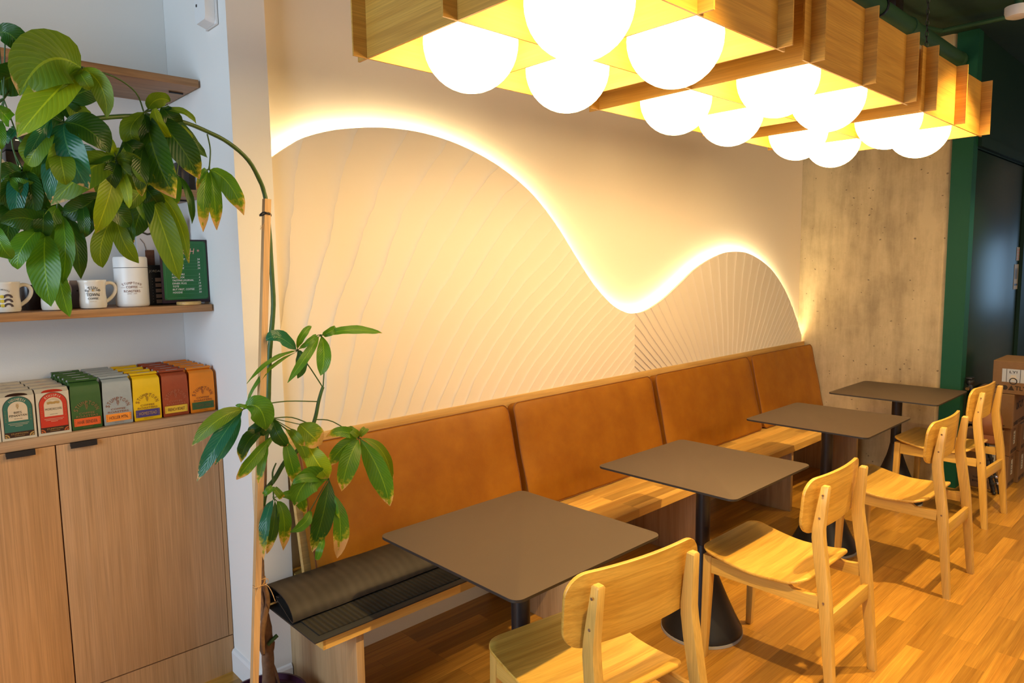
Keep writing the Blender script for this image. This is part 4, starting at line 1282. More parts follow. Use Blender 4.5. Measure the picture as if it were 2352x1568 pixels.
def chair():
    root = empty('dining_chair')
    for s in (-1, 1):
        m = MB(); sweep(m, [(s * .190, .2600, 0.0, .024, .024), (s * .189, .2585, .012, .026, .026), (s * .183, .2440, .437, .036, .036)])
        m.build('leg', MT['chair_z'], root, ang=30)
    for s in (-1, 1):
        st = [(s * .196, -.2600, 0.0, .026, .028), (s * .195, -.2580, .012, .028, .030), (s * .190, -.232, .30, .032, .038), (s * .187, -.220, .42, .032, .042),
              (s * .182, -.198, .56, .031, .044), (s * .180, -.189, .625, .030, .043), (s * .1785, -.188, .66, .029, .040), (s * .175, -.1965, .74, .027, .033), (s * .172, -.205, .812, .025, .027), (s * .172, -.206, .817, .019, .021)]
        m = MB(); sweep(m, st)
        lg = m.build('leg', MT['chair_z'], root, ang=30)
        for z, y in ((.400, -.2215), (.785, -.202), (.70, -.1925)):
            pg = MB(); pg.tube([(s * .2055 if z < .5 else s * .191, y, z), (s * .2065 if z < .5 else s * .1925, y, z)], .0042, 10)
            pg.build('peg', MT['bark'], lg)
    # side rails, front rail, rear stretcher
    for s in (-1, 1):
        m = MB()
        pts = [(.226, .4345), (.05, .430), (-.06, .427), (-.090, .425), (-.105, .414), (-.150, .412), (-.20, .418), (-.20, .369), (.226, .369)]
        rng = [[(s * .190 + dx, y, z) for y, z in pts] for dx in (-.010, .010)]
        if s > 0: rng = rng
        m.ring_loft(rng); m.build('side_rail', MT['chair_y'], root, smooth=False)
    m = MB(); m.box(-.165, .165, .232, .252, .372, .432, bev=.002); m.build('front_rail', MT['chair_x'], root)
    m = MB(); m.box(-.173, .173, -.2405, -.2205, .292, .352, bev=.003); m.build('rear_stretcher', MT['chair_x'], root)
    # ply seat: dished, front and rear lifted
    def zs(y):
        t = (y + .150) / .415
        return .4465 + .0185 * max(0, t - .45) ** 1.3 / (.55 ** 1.3) * 1.15 - .018 * math.sin(PI * min(1, max(0, t * 1.05))) + .010 * max(0, .12 - t) / .12
    def f(u, v):
        sag = -.010 * (1 - (u / .215) ** 2) * math.sin(PI * min(1, max(0, (v + .15) / .36)))
        e = 1e-3
        z = zs(v) + sag
        dz = (zs(v + e) - zs(v - e)) / (2 * e)
        n = Vector((0, -dz, 1)).normalized()
        return (u, v, z), n
    ol = []
    for x, y in rrect(.222, .213, .055, 7):
        ol.append((x * (1 - .02 * (y < 0)), y + .057))
    ol = densify(ol, .02)
    m = MB(); plate(m, ol, f, .011, 12); m.build('seat', MT['chair_ply'], root, ang=50)
    # curved back rest in front of the posts
    def g(u, v):
        y = -.1665 - .018 * ((v - .60) / .23) + .024 * (u / .23) ** 2
        n = Vector((-.048 * u / .23 / .23, 1, .078)).normalized()
        return (u, y, v), n * -1
    ol = densify([(x, y + .738) for x, y in rrect(.243, .102, .062, 8)], .02)
    m = MB(); plate(m, ol, g, .012, 10); m.build('backrest', MT['chair_ply'], root, ang=50)
    return root
C0 = chair()
cl = ['pale oak dining chair nearest the camera, cut off by the bottom edge',
      'pale oak dining chair second from the camera, drawn up to the second table',
      'pale oak dining chair third from the camera, at the third table',
      'farthest pale oak dining chair, beside the stacked cartons']
for i, (x, y, rz) in enumerate(((1.483, -1.275, -9), (2.6145, -1.319, 0), (3.872, -1.348, -.5), (5.020, -1.250, -2.5))):
    o = C0 if i == 0 else copy_tree(C0)
    o.location = (x, y, 0); o.rotation_euler = (0, 0, math.radians(rz))
    tag(o, cl[i], 'chair', 'oak dining chairs facing the bench')

# ================================================================== EGG-CRATE LAMPS
LS = 0.412
def lamp():
    root = empty('pendant_lamp')     # origin: wall-left crossing, underside
    z0, z1, t, ex = 0.0, 0.252, 0.006, 0.047
    for k in range(3):
        m = MB(); m.box(-ex, 2 * LS + ex, -k * LS - t / 2, -k * LS + t / 2, z0, z1); m.build('board', MT['lamp_x'], root, smooth=False)
    for k in range(3):
        m = MB()
        for a in range(2): m.box(k * LS - t / 2, k * LS + t / 2, -(a + 1) * LS + t / 2 + .0002, -a * LS - t / 2 - .0002, z0, z1 - .0002)
        m.box(k * LS - t / 2, k * LS + t / 2, t / 2 + .0002, ex, z0, z1); m.box(k * LS - t / 2, k * LS + t / 2, -2 * LS - ex, -2 * LS - t / 2 - .0002, z0, z1)
        m.build('cross_board', MT['lamp_y'], root, smooth=False)
    m = MB(); m.box(t / 2, 2 * LS - t / 2, -2 * LS + t / 2, -t / 2, z1 - .034, z1 - .028); m.build('light_block_panel', MT['lamp_x'], root)  # unseen panel, added to keep the globes' light off the ceiling
    for a in range(2):
        for b in range(2):
            c = (LS * (a + .5) + .010, -LS * (b + .5), 0.0375)
            m = MB(); m.sphere(c, 0.1365, 40); gb = m.build('globe', MT['globe'], root, ang=80)
            m = MB(); m.lathe([(.045, .130), (.045, z1 - .0345)], (c[0], c[1], .0375), n=20, cap0=True)
            m.v = [(x, y, min(z, z1 - .0345)) for x, y, z in m.v]
            m.build('lamp_holder', MT['white_plastic'], gb)
    for (cx, cy) in ((0, -2 * LS), (0, 0)):
        m = MB()
        zz = z1 + .0; k = 0
        while zz < CEIL - 2.2024 - .004:
            a, h = (0.0055, 0.014)
            pts = []
            for q in range(13):
                an = 2 * PI * q / 12
                px, pz = a * math.cos(an), h * math.sin(an)
                pts.append((cx + (px if k % 2 else 0), cy + (0 if k % 2 else px), zz + .012 + pz))
            m.tube(pts, .0015, 5)
            zz += .0215; k += 1
        m.build('chain', MT['black_metal'], root)
    return root
LP = lamp()
ll = ['oak grid pendant lamp with four white globes, nearest the camera',
      'middle oak grid pendant lamp with four white globes',
      'farthest oak grid pendant lamp, hung in front of the concrete column']
for i, x in enumerate((1.138, 2.176, 3.237)):
    o = LP if i == 0 else copy_tree(LP)
    o.location = (x, -0.7155, 2.2024)
    tag(o, ll[i], 'lamp', 'oak pendant lamps over the tables')

# ================================================================== CARTONS BY THE DOOR
def cart(x0, x1, y0, y1, z0, z1, label, deco, name='cardboard_box'):
    root = empty(name, (x0, y0, z0), label=label, cat='cardboard box')
    m = MB(); m.box(0, x1 - x0, 0, y1 - y0, 0.0005, z1 - z0 - .002, bev=.0025, seg=1); m.build('carton', MT['card'], root)
    p = MB(); deco(p, x1 - x0, y1 - y0, z1 - z0)
    if p.v: p.build('print', [MT['card_ink'], MT['paper'], MT['carton'], MT['ink'], MT['card']], root, smooth=False)
    return root
def to_left(p, s):     # turn lettering made on the -Y face onto the -X face; u runs from far (+y) to near (-y)
    p.xform(Matrix.Translation((-.0015, s, 0)) @ Matrix.Rotation(-PI / 2, 4, 'Z'))
def label_face(p, w, h, txt='SHELF STABLE', cx=None):
    cx = w * .5 if cx is None else cx
    text_flat(p, txt, w * .5, .028, .024, 0, -.0015, width=w * .8, bold=.05)
    rect(p, cx - .028, cx + .028, h * .36, h * .82, 1, -.0013)
    for k in range(4): rect(p, cx - .020, cx - .020 + (.03 if k % 2 else .018), h * .42 + k * .018, h * .42 + k * .018 + .007, 3, -.0018)
    text_flat(p, 'VEGAN', w * .5, h * .9, .009, 0, -.0015, width=.05, bold=.04)
def deco_low(p, w, d, h): label_face(p, w, h)
def deco_big(p, w, d, h):
    text_flat(p, 'OAT-LY!', w * .45, h * .62, .05, 0, -.0015, width=w * .5, bold=.06, rot=0)
    text_flat(p, 'SHELF STABLE', w * .5, .030, .026, 0, -.0015, width=w * .85, bold=.05)
    q = MB(); rect(q, d * .25, d * .55, h * .35, h * .62, 2, 0)
    text_flat(q, 'L', d * .80, .03, .03, 0, -.0004, bold=.06)
    for k in range(3): rect(q, d * .3 + k * d * .1, d * .31 + k * d * .1, h * .35, h * .62, 3, -.0004)
    to_left(q, d); p.v, p.f, p.m = p.v + q.v, p.f + [tuple(i + len(p.v) for i in f) for f in q.f], p.m + q.m
def deco_top(p, w, d, h):
    q = MB()
    rect(q, .055, .20, h * .36, h * .76, 2, 0)
    for a, b in ((.080, .083), (.158, .161)): rect(q, a, b, h * .36, h * .76, 3, -.0006)
    text_flat(q, 'LY!', .120, h * .67, .017, 3, -.0008, width=.045, bold=.04)
    q.add([(.105, -.0008, h * .58), (.137, -.0008, h * .58), (.137, -.0008, h * .50), (.150, -.0008, h * .50), (.121, -.0008, h * .42), (.092, -.0008, h * .50), (.105, -.0008, h * .50)], [(6, 5, 4, 3, 2, 1, 0)], 1)
    disc(q, .121, h * .395, .024, 3, -.0008, 16, 0, 360, .018)
    text_flat(q, 'THE', .030, h * .245, .010, 0, -.0004, width=.024, bold=.05)
    text_flat(q, 'BIG', .030, h * .18, .010, 0, -.0004, width=.024, bold=.05)
    disc(q, .075, h * .19, .0165, 0, -.0004, 18)
    q.add([(.094, -.0004, h * .12), (.130, -.0004, h * .12), (.112, -.0004, h * .27)], [(0, 1, 2)], 0)
    text_flat(q, 'TLY', .168, h * .195, .028, 0, -.0004, width=.07, bold=.06)
    to_left(q, d); p.v, p.f, p.m = p.v + q.v, p.f + [tuple(i + len(p.v) for i in f) for f in q.f], p.m + q.m
def deco_left(p, w, d, h):
    q = MB()
    text_flat(q, 'THE', .07, h * .17, .013, 0, -.0004, width=.04, bold=.05); text_flat(q, 'BIG', .07, h * .11, .013, 0, -.0004, width=.04, bold=.05)
    disc(q, .125, h * .12, .018, 0, -.0004, 16)
    rect(q, .11, .18, h * .28, h * .75, 2, 0)
    to_left(q, d); p.v, p.f, p.m = p.v + q.v, p.f + [tuple(i + len(p.v) for i in f) for f in q.f], p.m + q.m
cart(5.775, 5.985, -1.415, -1.20, 0.0, 0.235, 'bottom cardboard box of the stack by the door, with white shipping label', deco_low)
cart(5.775, 5.985, -1.420, -1.205, 0.235, 0.435, 'second cardboard box from the floor in the stack by the door', deco_low)
cart(5.990, 6.200, -1.435, -1.20, 0.0, 0.235, 'bottom cardboard box right of the stack, farther from the column', deco_low)
cart(5.990, 6.200, -1.440, -1.205, 0.235, 0.435, 'upper cardboard box of the farther stack at the right edge', deco_low)
cart(5.750, 6.160, -1.430, -1.165, 0.435, 0.675, 'large cardboard box with SHELF STABLE print, third in the stack', deco_big)
cart(5.770, 6.150, -1.560, -1.295, 0.675, 0.905, 'top cardboard box with a window showing grey cartons inside', deco_top)
cart(5.690, 5.772, -1.385, -1.175, 0.0, 0.42, 'cardboard box on the floor beside the green pilaster, partly behind a chair', deco_left)

# folded tripod with a leather cap hung on it
tp = empty('camera_tripod', (5.60, -1.385, 0.0), label='folded black tripod leaning on the cardboard boxes', cat='tripod')
top = Vector((0.045, 0.195, 0.74))
for k, (dx, dy) in enumerate(((-.03, .0), (.012, -.022), (.020, .020))):
    b0 = Vector((dx, dy, 0.012)); t0 = top * .86 + Vector((dx, dy, 0)) * .4
    m = MB(); m.tube([b0, b0 + (t0 - b0) * .3], .0095, 10); m.tube([b0 + (t0 - b0) * .3, b0 + (t0 - b0) * .62], .012, 10); m.tube([b0 + (t0 - b0) * .62, t0], .0145, 10)
    lg = m.build('leg', MT['black_metal'], tp)
    m = MB(); m.sphere(b0, .0125, 10); m.build('rubber_foot', MT['black_plastic'], lg)
    for f_ in (.10, .17, .36):
        c = b0 + (t0 - b0) * f_
        m = MB(); m.box(c.x - .0165, c.x + .010, c.y - .017, c.y + .006, c.z - .009, c.z + .009, bev=.002); m.build('lever_lock', MT['chrome'] if (k == 1 and f_ < .3) else MT['black_plastic'], lg)
m = MB(); m.tube([top * .84, top], .018, 12); m.build('centre_column', MT['black_metal'], tp)
m = MB(); m.sphere(top + Vector((0, 0, .012)), .026, 14); m.box(top.x - .03, top.x + .03, top.y - .02, top.y + .02, top.z + .034, top.z + .046, bev=.003)
m.build('ball_head', MT['black_plastic'], tp)
m = MB(); m.tube([top + Vector((-.02, 0, -.02)), top + Vector((-.055, 0, -.03))], .013, 10); m.build('knob', MT['chrome'], tp)
cp = empty('leather_cap', (5.565, -1.335, 0.49), label='brown leather cap hung on the folded tripod behind the farthest chair', cat='cap')
m = MB()
rings = []
for k in range(9):
    t = k / 8
    r = .115 * math.sin(PI * (.06 + .84 * t)) ** .7
    rings.append([(-.012 + .03 * math.cos(a) * r / .1 + .006 * math.sin(5 * a), -.02 + r * math.cos(a + .3) * .78, .105 - .20 * t + r * .34 * math.sin(a) + .008 * math.sin(3 * a + k)) for a in [2 * PI * q / 22 for q in range(22)]])
rings = [[(-.025 + .045 * math.sin(PI * t_) * math.cos(a) - 0.0, (.088 * math.sin(PI * (.12 + .76 * t_)) ** .6) * math.sin(a) + .012 * t_, .105 - .20 * t_ + .006 * math.sin(3 * a + 5 * t_)) for a in [2 * PI * q / 24 for q in range(24)]] for t_ in [k / 9 for k in range(10)]]
m.ring_loft(rings); m.build('crown', MT['cap_leather'], cp, ang=70)
m = MB()
def vis(u, v):
    return (-.045 + .25 * v * v + .3 * u * u, u, -.095 - .06 * (v + .05) * 10 * .12 + v), Vector((-1, 0, .3)).normalized()
plate(m, densify([(x, y) for x, y in rrect(.062, .030, .028, 6)], .02), vis, .004, 6); m.build('peak', MT['cap_leather'], cp, ang=60)

# ================================================================== MONEY TREE
CLUSTERS = [
([[0.616, -0.42, 2.034], [0.594, -0.44, 2.076], [0.534, -0.48, 2.098], [0.454, -0.52, 2.098]],[([0.453, -0.52, 2.098], [0.317, -0.551, 2.005], [0.377, -0.551, 2.093], 0.1385, 'o', 0.03), ([0.453, -0.52, 2.095], [0.304, -0.562, 1.909], [0.378, -0.556, 2.011], 0.0964, 'y', 0.02), ([0.452, -0.52, 2.095], [0.381, -0.538, 1.979], [0.412, -0.549, 2.032], 0.0358, 'o', 0), ([0.456, -0.52, 2.095], [0.491, -0.558, 1.976], [0.485, -0.554, 2.05], 0.0515, 'o', 0), ([0.451, -0.52, 2.082], [0.459, -0.565, 2.039], [0.45, -0.562, 2.056], 0.0384, 'o', 0)]),
([[0.417, -0.47, 1.97], [0.418, -0.46, 1.993], [0.418, -0.46, 2.016]],[([0.415, -0.46, 2.013], [0.504, -0.478, 2.065], [0.458, -0.484, 2.047], 0.0663, 'd', 0), ([0.415, -0.46, 2.018], [0.466, -0.437, 1.988], [0.436, -0.468, 1.999], 0.0451, 'd', 0), ([0.443, -0.46, 2.032], [0.486, -0.446, 1.98], [0.45, -0.468, 1.996], 0.0531, 'o', 0), ([0.424, -0.46, 2.006], [0.341, -0.449, 1.946], [0.378, -0.474, 1.972], 0.0473, 'd', 0)]),
([[0.616, -0.41, 2.024], [0.617, -0.42, 2.031]],[([0.628, -0.42, 2.041], [0.676, -0.452, 2.063], [0.644, -0.451, 2.063], 0.0468, 'o', 0), ([0.617, -0.42, 2.03], [0.6, -0.427, 1.936], [0.575, -0.439, 1.975], 0.0572, 'o', 0), ([0.643, -0.42, 2.052], [0.676, -0.448, 1.96], [0.647, -0.449, 1.993], 0.0411, 'y', 0), ([0.656, -0.42, 2.042], [0.74, -0.456, 2.01], [0.707, -0.453, 2.04], 0.018, 'o', 0), ([0.622, -0.42, 2.027], [0.671, -0.462, 1.801], [0.629, -0.456, 1.91], 0.111, 'd', 0.1), ([0.634, -0.42, 2.028], [0.74, -0.453, 1.859], [0.691, -0.451, 1.952], 0.0824, 'd', 0.06), ([0.679, -0.42, 2.06], [0.788, -0.396, 1.93], [0.725, -0.423, 1.983], 0.0336, 'd', 0), ([0.688, -0.42, 2.009], [0.74, -0.404, 1.946], [0.724, -0.427, 1.988], 0.0182, 'y', 0.1), ([0.664, -0.42, 2.051], [0.711, -0.405, 2.005], [0.681, -0.433, 2.024], 0.05, 'd', 0), ([0.616, -0.42, 2.026], [0.63, -0.406, 1.928], [0.617, -0.433, 1.974], 0.0494, 'd', 0)]),
([[0.485, -0.46, 1.991], [0.447, -0.48, 1.98], [0.411, -0.5, 1.966]],[([0.413, -0.5, 1.966], [0.497, -0.535, 1.898], [0.457, -0.532, 1.947], 0.0823, 'd', 0), ([0.41, -0.5, 1.963], [0.448, -0.525, 1.807], [0.412, -0.528, 1.891], 0.0842, 'b', 0.04), ([0.398, -0.5, 1.942], [0.37, -0.5, 1.771], [0.374, -0.515, 1.858], 0.0409, 'b', 0.03), ([0.388, -0.5, 1.982], [0.329, -0.491, 1.871], [0.351, -0.511, 1.917], 0.041, 'b', 0), ([0.385, -0.5, 1.974], [0.356, -0.482, 1.893], [0.372, -0.506, 1.926], 0.0167, 'b', 0.1), ([0.386, -0.5, 1.951], [0.333, -0.48, 1.86], [0.35, -0.505, 1.898], 0.0668, 'o', 0), ([0.396, -0.5, 1.898], [0.396, -0.543, 1.811], [0.392, -0.542, 1.852], 0.0581, 'o', 0), ([0.401, -0.5, 1.914], [0.376, -0.502, 1.839], [0.385, -0.521, 1.874], 0.051, 'o', 0)]),
([[0.57, -0.42, 1.977], [0.558, -0.43, 1.946], [0.537, -0.44, 1.9]],[([0.532, -0.44, 1.896], [0.381, -0.436, 1.77], [0.463, -0.453, 1.86], 0.0954, 'o', 0.04), ([0.534, -0.44, 1.887], [0.471, -0.45, 1.701], [0.507, -0.46, 1.799], 0.0688, 'y', 0.01), ([0.538, -0.44, 1.888], [0.548, -0.476, 1.768], [0.546, -0.473, 1.822], 0.0318, 'y', 0), ([0.536, -0.44, 1.898], [0.597, -0.452, 1.871], [0.564, -0.461, 1.894], 0.0428, 'o', 0), ([0.605, -0.44, 1.944], [0.579, -0.483, 1.8], [0.581, -0.476, 1.869], 0.0479, 'd', 0.08), ([0.532, -0.44, 1.914], [0.522, -0.415, 1.95], [0.522, -0.448, 1.929], 0.0269, 'y', 0), ([0.56, -0.44, 1.944], [0.606, -0.421, 1.91], [0.577, -0.45, 1.924], 0.0567, 'd', 0), ([0.536, -0.44, 1.892], [0.506, -0.446, 1.811], [0.516, -0.463, 1.849], 0.0451, 'd', 0), ([0.537, -0.44, 1.89], [0.595, -0.466, 1.815], [0.56, -0.473, 1.85], 0.0478, 'o', 0), ([0.531, -0.44, 1.903], [0.461, -0.417, 1.855], [0.491, -0.449, 1.876], 0.04, 'd', 0)]),
([[0.537, -0.44, 1.898], [0.52, -0.42, 1.854], [0.501, -0.41, 1.812]],[([0.501, -0.41, 1.81], [0.406, -0.414, 1.752], [0.448, -0.427, 1.767], 0.0613, 'd', 0), ([0.499, -0.41, 1.807], [0.48, -0.389, 1.719], [0.485, -0.42, 1.762], 0.0295, 'd', 0), ([0.497, -0.41, 1.807], [0.458, -0.392, 1.694], [0.473, -0.421, 1.749], 0.0402, 'd', 0), ([0.504, -0.41, 1.803], [0.564, -0.419, 1.724], [0.528, -0.435, 1.762], 0.059, 'd', 0)]),
([[0.618, -0.41, 1.984], [0.622, -0.39, 1.917], [0.626, -0.37, 1.842]],[([0.627, -0.37, 1.838], [0.691, -0.387, 1.578], [0.657, -0.393, 1.71], 0.0748, 'o', 0), ([0.631, -0.37, 1.836], [0.725, -0.372, 1.626], [0.691, -0.386, 1.766], 0.0503, 'o', 0.03), ([0.542, -0.37, 1.77], [0.587, -0.386, 1.627], [0.549, -0.393, 1.69], 0.0492, 'o', 0), ([0.539, -0.37, 1.761], [0.493, -0.407, 1.615], [0.494, -0.404, 1.677], 0.054, 'o', 0), ([0.576, -0.37, 1.777], [0.574, -0.396, 1.681], [0.57, -0.403, 1.728], 0.0273, 'd', 0.03), ([0.627, -0.37, 1.837], [0.584, -0.355, 1.698], [0.6, -0.382, 1.766], 0.0719, 'd', 0), ([0.589, -0.37, 1.823], [0.601, -0.417, 1.742], [0.589, -0.413, 1.78], 0.0164, 'g', 0), ([0.617, -0.37, 1.834], [0.557, -0.416, 1.771], [0.581, -0.413, 1.8], 0.0409, 'o', 0), ([0.623, -0.37, 1.834], [0.654, -0.37, 1.79], [0.633, -0.39, 1.81], 0.0555, 'd', 0), ([0.629, -0.37, 1.843], [0.674, -0.398, 1.871], [0.645, -0.404, 1.855], 0.0443, 'o', 0)]),
([[0.737, -0.36, 2.028], [0.732, -0.34, 1.959], [0.72, -0.33, 1.884]],[([0.72, -0.33, 1.882], [0.708, -0.337, 1.793], [0.707, -0.354, 1.835], 0.0342, 'g', 0.05), ([0.728, -0.33, 1.879], [0.751, -0.342, 1.741], [0.746, -0.351, 1.815], 0.0229, 'd', 0), ([0.714, -0.33, 1.881], [0.669, -0.353, 1.817], [0.685, -0.361, 1.846], 0.0368, 'd', 0)]),
([[0.42, -0.47, 1.969], [0.41, -0.44, 1.849], [0.393, -0.42, 1.75]],[([0.397, -0.42, 1.772], [0.372, -0.39, 1.65], [0.379, -0.42, 1.719], 0.0504, 'g', 0), ([0.406, -0.42, 1.748], [0.389, -0.454, 1.575], [0.402, -0.452, 1.664], 0.0524, 'g', 0), ([0.421, -0.42, 1.742], [0.434, -0.437, 1.586], [0.428, -0.443, 1.675], 0.0475, 'd', 0), ([0.367, -0.42, 1.699], [0.36, -0.454, 1.519], [0.355, -0.452, 1.621], 0.0808, 'g', 0), ([0.387, -0.42, 1.632], [0.405, -0.419, 1.489], [0.389, -0.435, 1.566], 0.0474, 'g', 0), ([0.359, -0.42, 1.716], [0.3, -0.448, 1.613], [0.311, -0.449, 1.663], 0.0599, 'g', 0), ([0.363, -0.42, 1.725], [0.275, -0.442, 1.723], [0.317, -0.446, 1.737], 0.0601, 'd', 0), ([0.368, -0.42, 1.762], [0.363, -0.41, 1.692], [0.362, -0.435, 1.726], 0.0448, 'd', 0), ([0.455, -0.42, 1.777], [0.449, -0.444, 1.692], [0.448, -0.452, 1.733], 0.0316, 'd', 0)]),
([[0.324, -0.38, 1.962], [0.323, -0.37, 1.913], [0.341, -0.36, 1.864]],[([0.337, -0.36, 1.862], [0.278, -0.365, 1.817], [0.304, -0.378, 1.843], 0.0622, 'd', 0), ([0.335, -0.36, 1.858], [0.298, -0.338, 1.751], [0.307, -0.364, 1.806], 0.0544, 'd', 0), ([0.34, -0.36, 1.856], [0.313, -0.402, 1.734], [0.32, -0.396, 1.804], 0.0482, 'b', 0), ([0.345, -0.36, 1.859], [0.348, -0.405, 1.734], [0.349, -0.398, 1.806], 0.0537, 'd', 0), ([0.388, -0.36, 1.813], [0.308, -0.392, 1.839], [0.34, -0.391, 1.814], 0.0431, 'g', 0), ([0.355, -0.36, 1.859], [0.381, -0.349, 1.821], [0.364, -0.374, 1.838], 0.019, 'o', 0), ([0.333, -0.36, 1.855], [0.282, -0.361, 1.773], [0.305, -0.38, 1.812], 0.0459, 'd', 0), ([0.366, -0.36, 1.853], [0.365, -0.391, 1.753], [0.362, -0.396, 1.801], 0.0457, 'd', 0)]),
([[0.237, -0.5, 1.974], [0.262, -0.5, 1.991], [0.294, -0.5, 2.003]],[([0.292, -0.519, 2.145], [0.343, -0.524, 2.101], [0.317, -0.536, 2.138], 0.0543, 'd', 0), ([0.302, -0.527, 2.123], [0.36, -0.513, 2.149], [0.329, -0.535, 2.131], 0.0116, 'g', 0.1), ([0.366, -0.476, 2.159], [0.421, -0.494, 2.147], [0.392, -0.5, 2.156], 0.0238, 'd', 0), ([0.351, -0.486, 2.09], [0.268, -0.474, 2.033], [0.306, -0.495, 2.053], 0.0808, 'd', 0), ([0.275, -0.529, 1.982], [0.305, -0.473, 1.962], [0.287, -0.521, 1.968], 0.0382, 'g', 0), ([0.282, -0.472, 1.959], [0.278, -0.527, 1.884], [0.277, -0.519, 1.918], 0.0305, 'g', 0), ([0.31, -0.505, 1.936], [0.294, -0.488, 1.912], [0.299, -0.517, 1.921], 0.0204, 'b', 0), ([0.262, -0.493, 1.712], [0.287, -0.475, 1.638], [0.264, -0.499, 1.672], 0.0431, 'g', 0)]),
([[0.424, -0.45, 1.972], [0.437, -0.38, 1.962], [0.445, -0.33, 1.942]],[([0.445, -0.33, 1.939], [0.387, -0.315, 1.837], [0.396, -0.337, 1.891], 0.0612, 'd', 0), ([0.447, -0.33, 1.937], [0.454, -0.357, 1.799], [0.463, -0.358, 1.861], 0.0636, 'd', 0), ([0.449, -0.33, 1.94], [0.521, -0.365, 1.831], [0.495, -0.362, 1.897], 0.0611, 'd', 0), ([0.443, -0.33, 1.939], [0.348, -0.344, 1.821], [0.38, -0.352, 1.899], 0.0552, 'g', 0)]),
([[0.589, -0.4, 2.02], [0.602, -0.35, 1.991], [0.608, -0.31, 1.95]],[([0.609, -0.31, 1.948], [0.639, -0.349, 1.809], [0.634, -0.345, 1.888], 0.0653, 'd', 0), ([0.607, -0.31, 1.947], [0.576, -0.329, 1.789], [0.579, -0.335, 1.861], 0.0622, 'd', 0), ([0.611, -0.31, 1.95], [0.717, -0.283, 1.851], [0.668, -0.312, 1.919], 0.0637, 'd', 0), ([0.605, -0.31, 1.947], [0.511, -0.333, 1.809], [0.543, -0.337, 1.893], 0.0592, 'o', 0), ([0.607, -0.31, 1.944], [0.595, -0.359, 1.752], [0.613, -0.35, 1.85], 0.0507, 'g', 0)]),
([[0.326, -0.35, 1.916], [0.339, -0.33, 1.865], [0.352, -0.31, 1.813]],[([0.352, -0.31, 1.811], [0.299, -0.356, 1.677], [0.309, -0.348, 1.743], 0.0601, 'd', 0), ([0.353, -0.31, 1.811], [0.349, -0.346, 1.656], [0.36, -0.343, 1.734], 0.0577, 'd', 0), ([0.354, -0.31, 1.812], [0.433, -0.297, 1.68], [0.404, -0.319, 1.759], 0.0641, 'd', 0), ([0.35, -0.31, 1.812], [0.273, -0.331, 1.764], [0.311, -0.335, 1.798], 0.0551, 'd', 0), ([0.353, -0.31, 1.81], [0.382, -0.337, 1.633], [0.384, -0.338, 1.723], 0.0551, 'g', 0)]),
([[0.819, -0.32, 2.011], [0.833, -0.3, 1.968], [0.826, -0.3, 1.911]],[([0.829, -0.3, 1.909], [0.909, -0.342, 1.773], [0.872, -0.336, 1.863], 0.0676, 'g', 0.16), ([0.828, -0.3, 1.905], [0.849, -0.271, 1.729], [0.836, -0.301, 1.831], 0.0474, 'g', 0.2), ([0.821, -0.3, 1.906], [0.791, -0.316, 1.719], [0.797, -0.323, 1.827], 0.0438, 'g', 0.22), ([0.819, -0.3, 1.909], [0.774, -0.333, 1.84], [0.789, -0.332, 1.883], 0.0189, 'g', 0.2)]),
([[1.194, -0.26, 1.183], [1.203, -0.26, 1.261], [1.201, -0.27, 1.324], [1.188, -0.27, 1.374]],[([1.201, -0.27, 1.37], [1.413, -0.315, 1.365], [1.286, -0.308, 1.385], 0.0351, 'g', 0.02), ([1.193, -0.27, 1.368], [1.157, -0.316, 1.237], [1.177, -0.308, 1.298], 0.0533, 'g', 0), ([1.181, -0.27, 1.366], [1.04, -0.307, 1.225], [1.111, -0.303, 1.305], 0.0342, 'g', 0), ([1.198, -0.27, 1.371], [1.252, -0.266, 1.391], [1.214, -0.288, 1.383], 0.0317, 'g', 0), ([1.174, -0.27, 1.372], [1.098, -0.308, 1.342], [1.126, -0.309, 1.359], 0.0248, 'g', 0)]),
([[1.194, -0.26, 1.183], [1.154, -0.26, 1.25], [1.104, -0.26, 1.327]],[([1.101, -0.26, 1.328], [0.973, -0.307, 1.372], [1.021, -0.298, 1.379], 0.0549, 'b', 0), ([1.104, -0.26, 1.332], [1.154, -0.271, 1.407], [1.115, -0.28, 1.378], 0.0281, 'g', 0), ([1.112, -0.26, 1.331], [1.167, -0.29, 1.371], [1.129, -0.295, 1.353], 0.0187, 'g', 0), ([1.105, -0.26, 1.326], [1.115, -0.23, 1.223], [1.119, -0.26, 1.285], 0.0474, 'd', 0), ([1.096, -0.26, 1.324], [0.905, -0.3, 1.238], [0.988, -0.295, 1.302], 0.0168, 'g', 0), ([1.099, -0.26, 1.32], [0.913, -0.268, 1.16], [0.971, -0.279, 1.258], 0.0153, 'g', 0)]),
([[1.173, -0.26, 1.136], [1.039, -0.3, 1.162], [0.929, -0.33, 1.169], [0.875, -0.34, 1.167]],[([0.872, -0.34, 1.165], [0.715, -0.328, 1.074], [0.788, -0.349, 1.145], 0.0527, 'o', 0.01), ([0.869, -0.34, 1.162], [0.713, -0.357, 0.969], [0.786, -0.364, 1.086], 0.0555, 'b', 0.05), ([0.86, -0.34, 1.153], [0.786, -0.311, 0.997], [0.829, -0.34, 1.088], 0.0416, 'b', 0.03), ([0.878, -0.34, 1.172], [0.939, -0.352, 1.086], [0.916, -0.361, 1.164], 0.086, 'g', 0.04), ([0.882, -0.34, 1.172], [0.839, -0.371, 1.188], [0.852, -0.375, 1.184], 0.0146, 'g', 0)]),
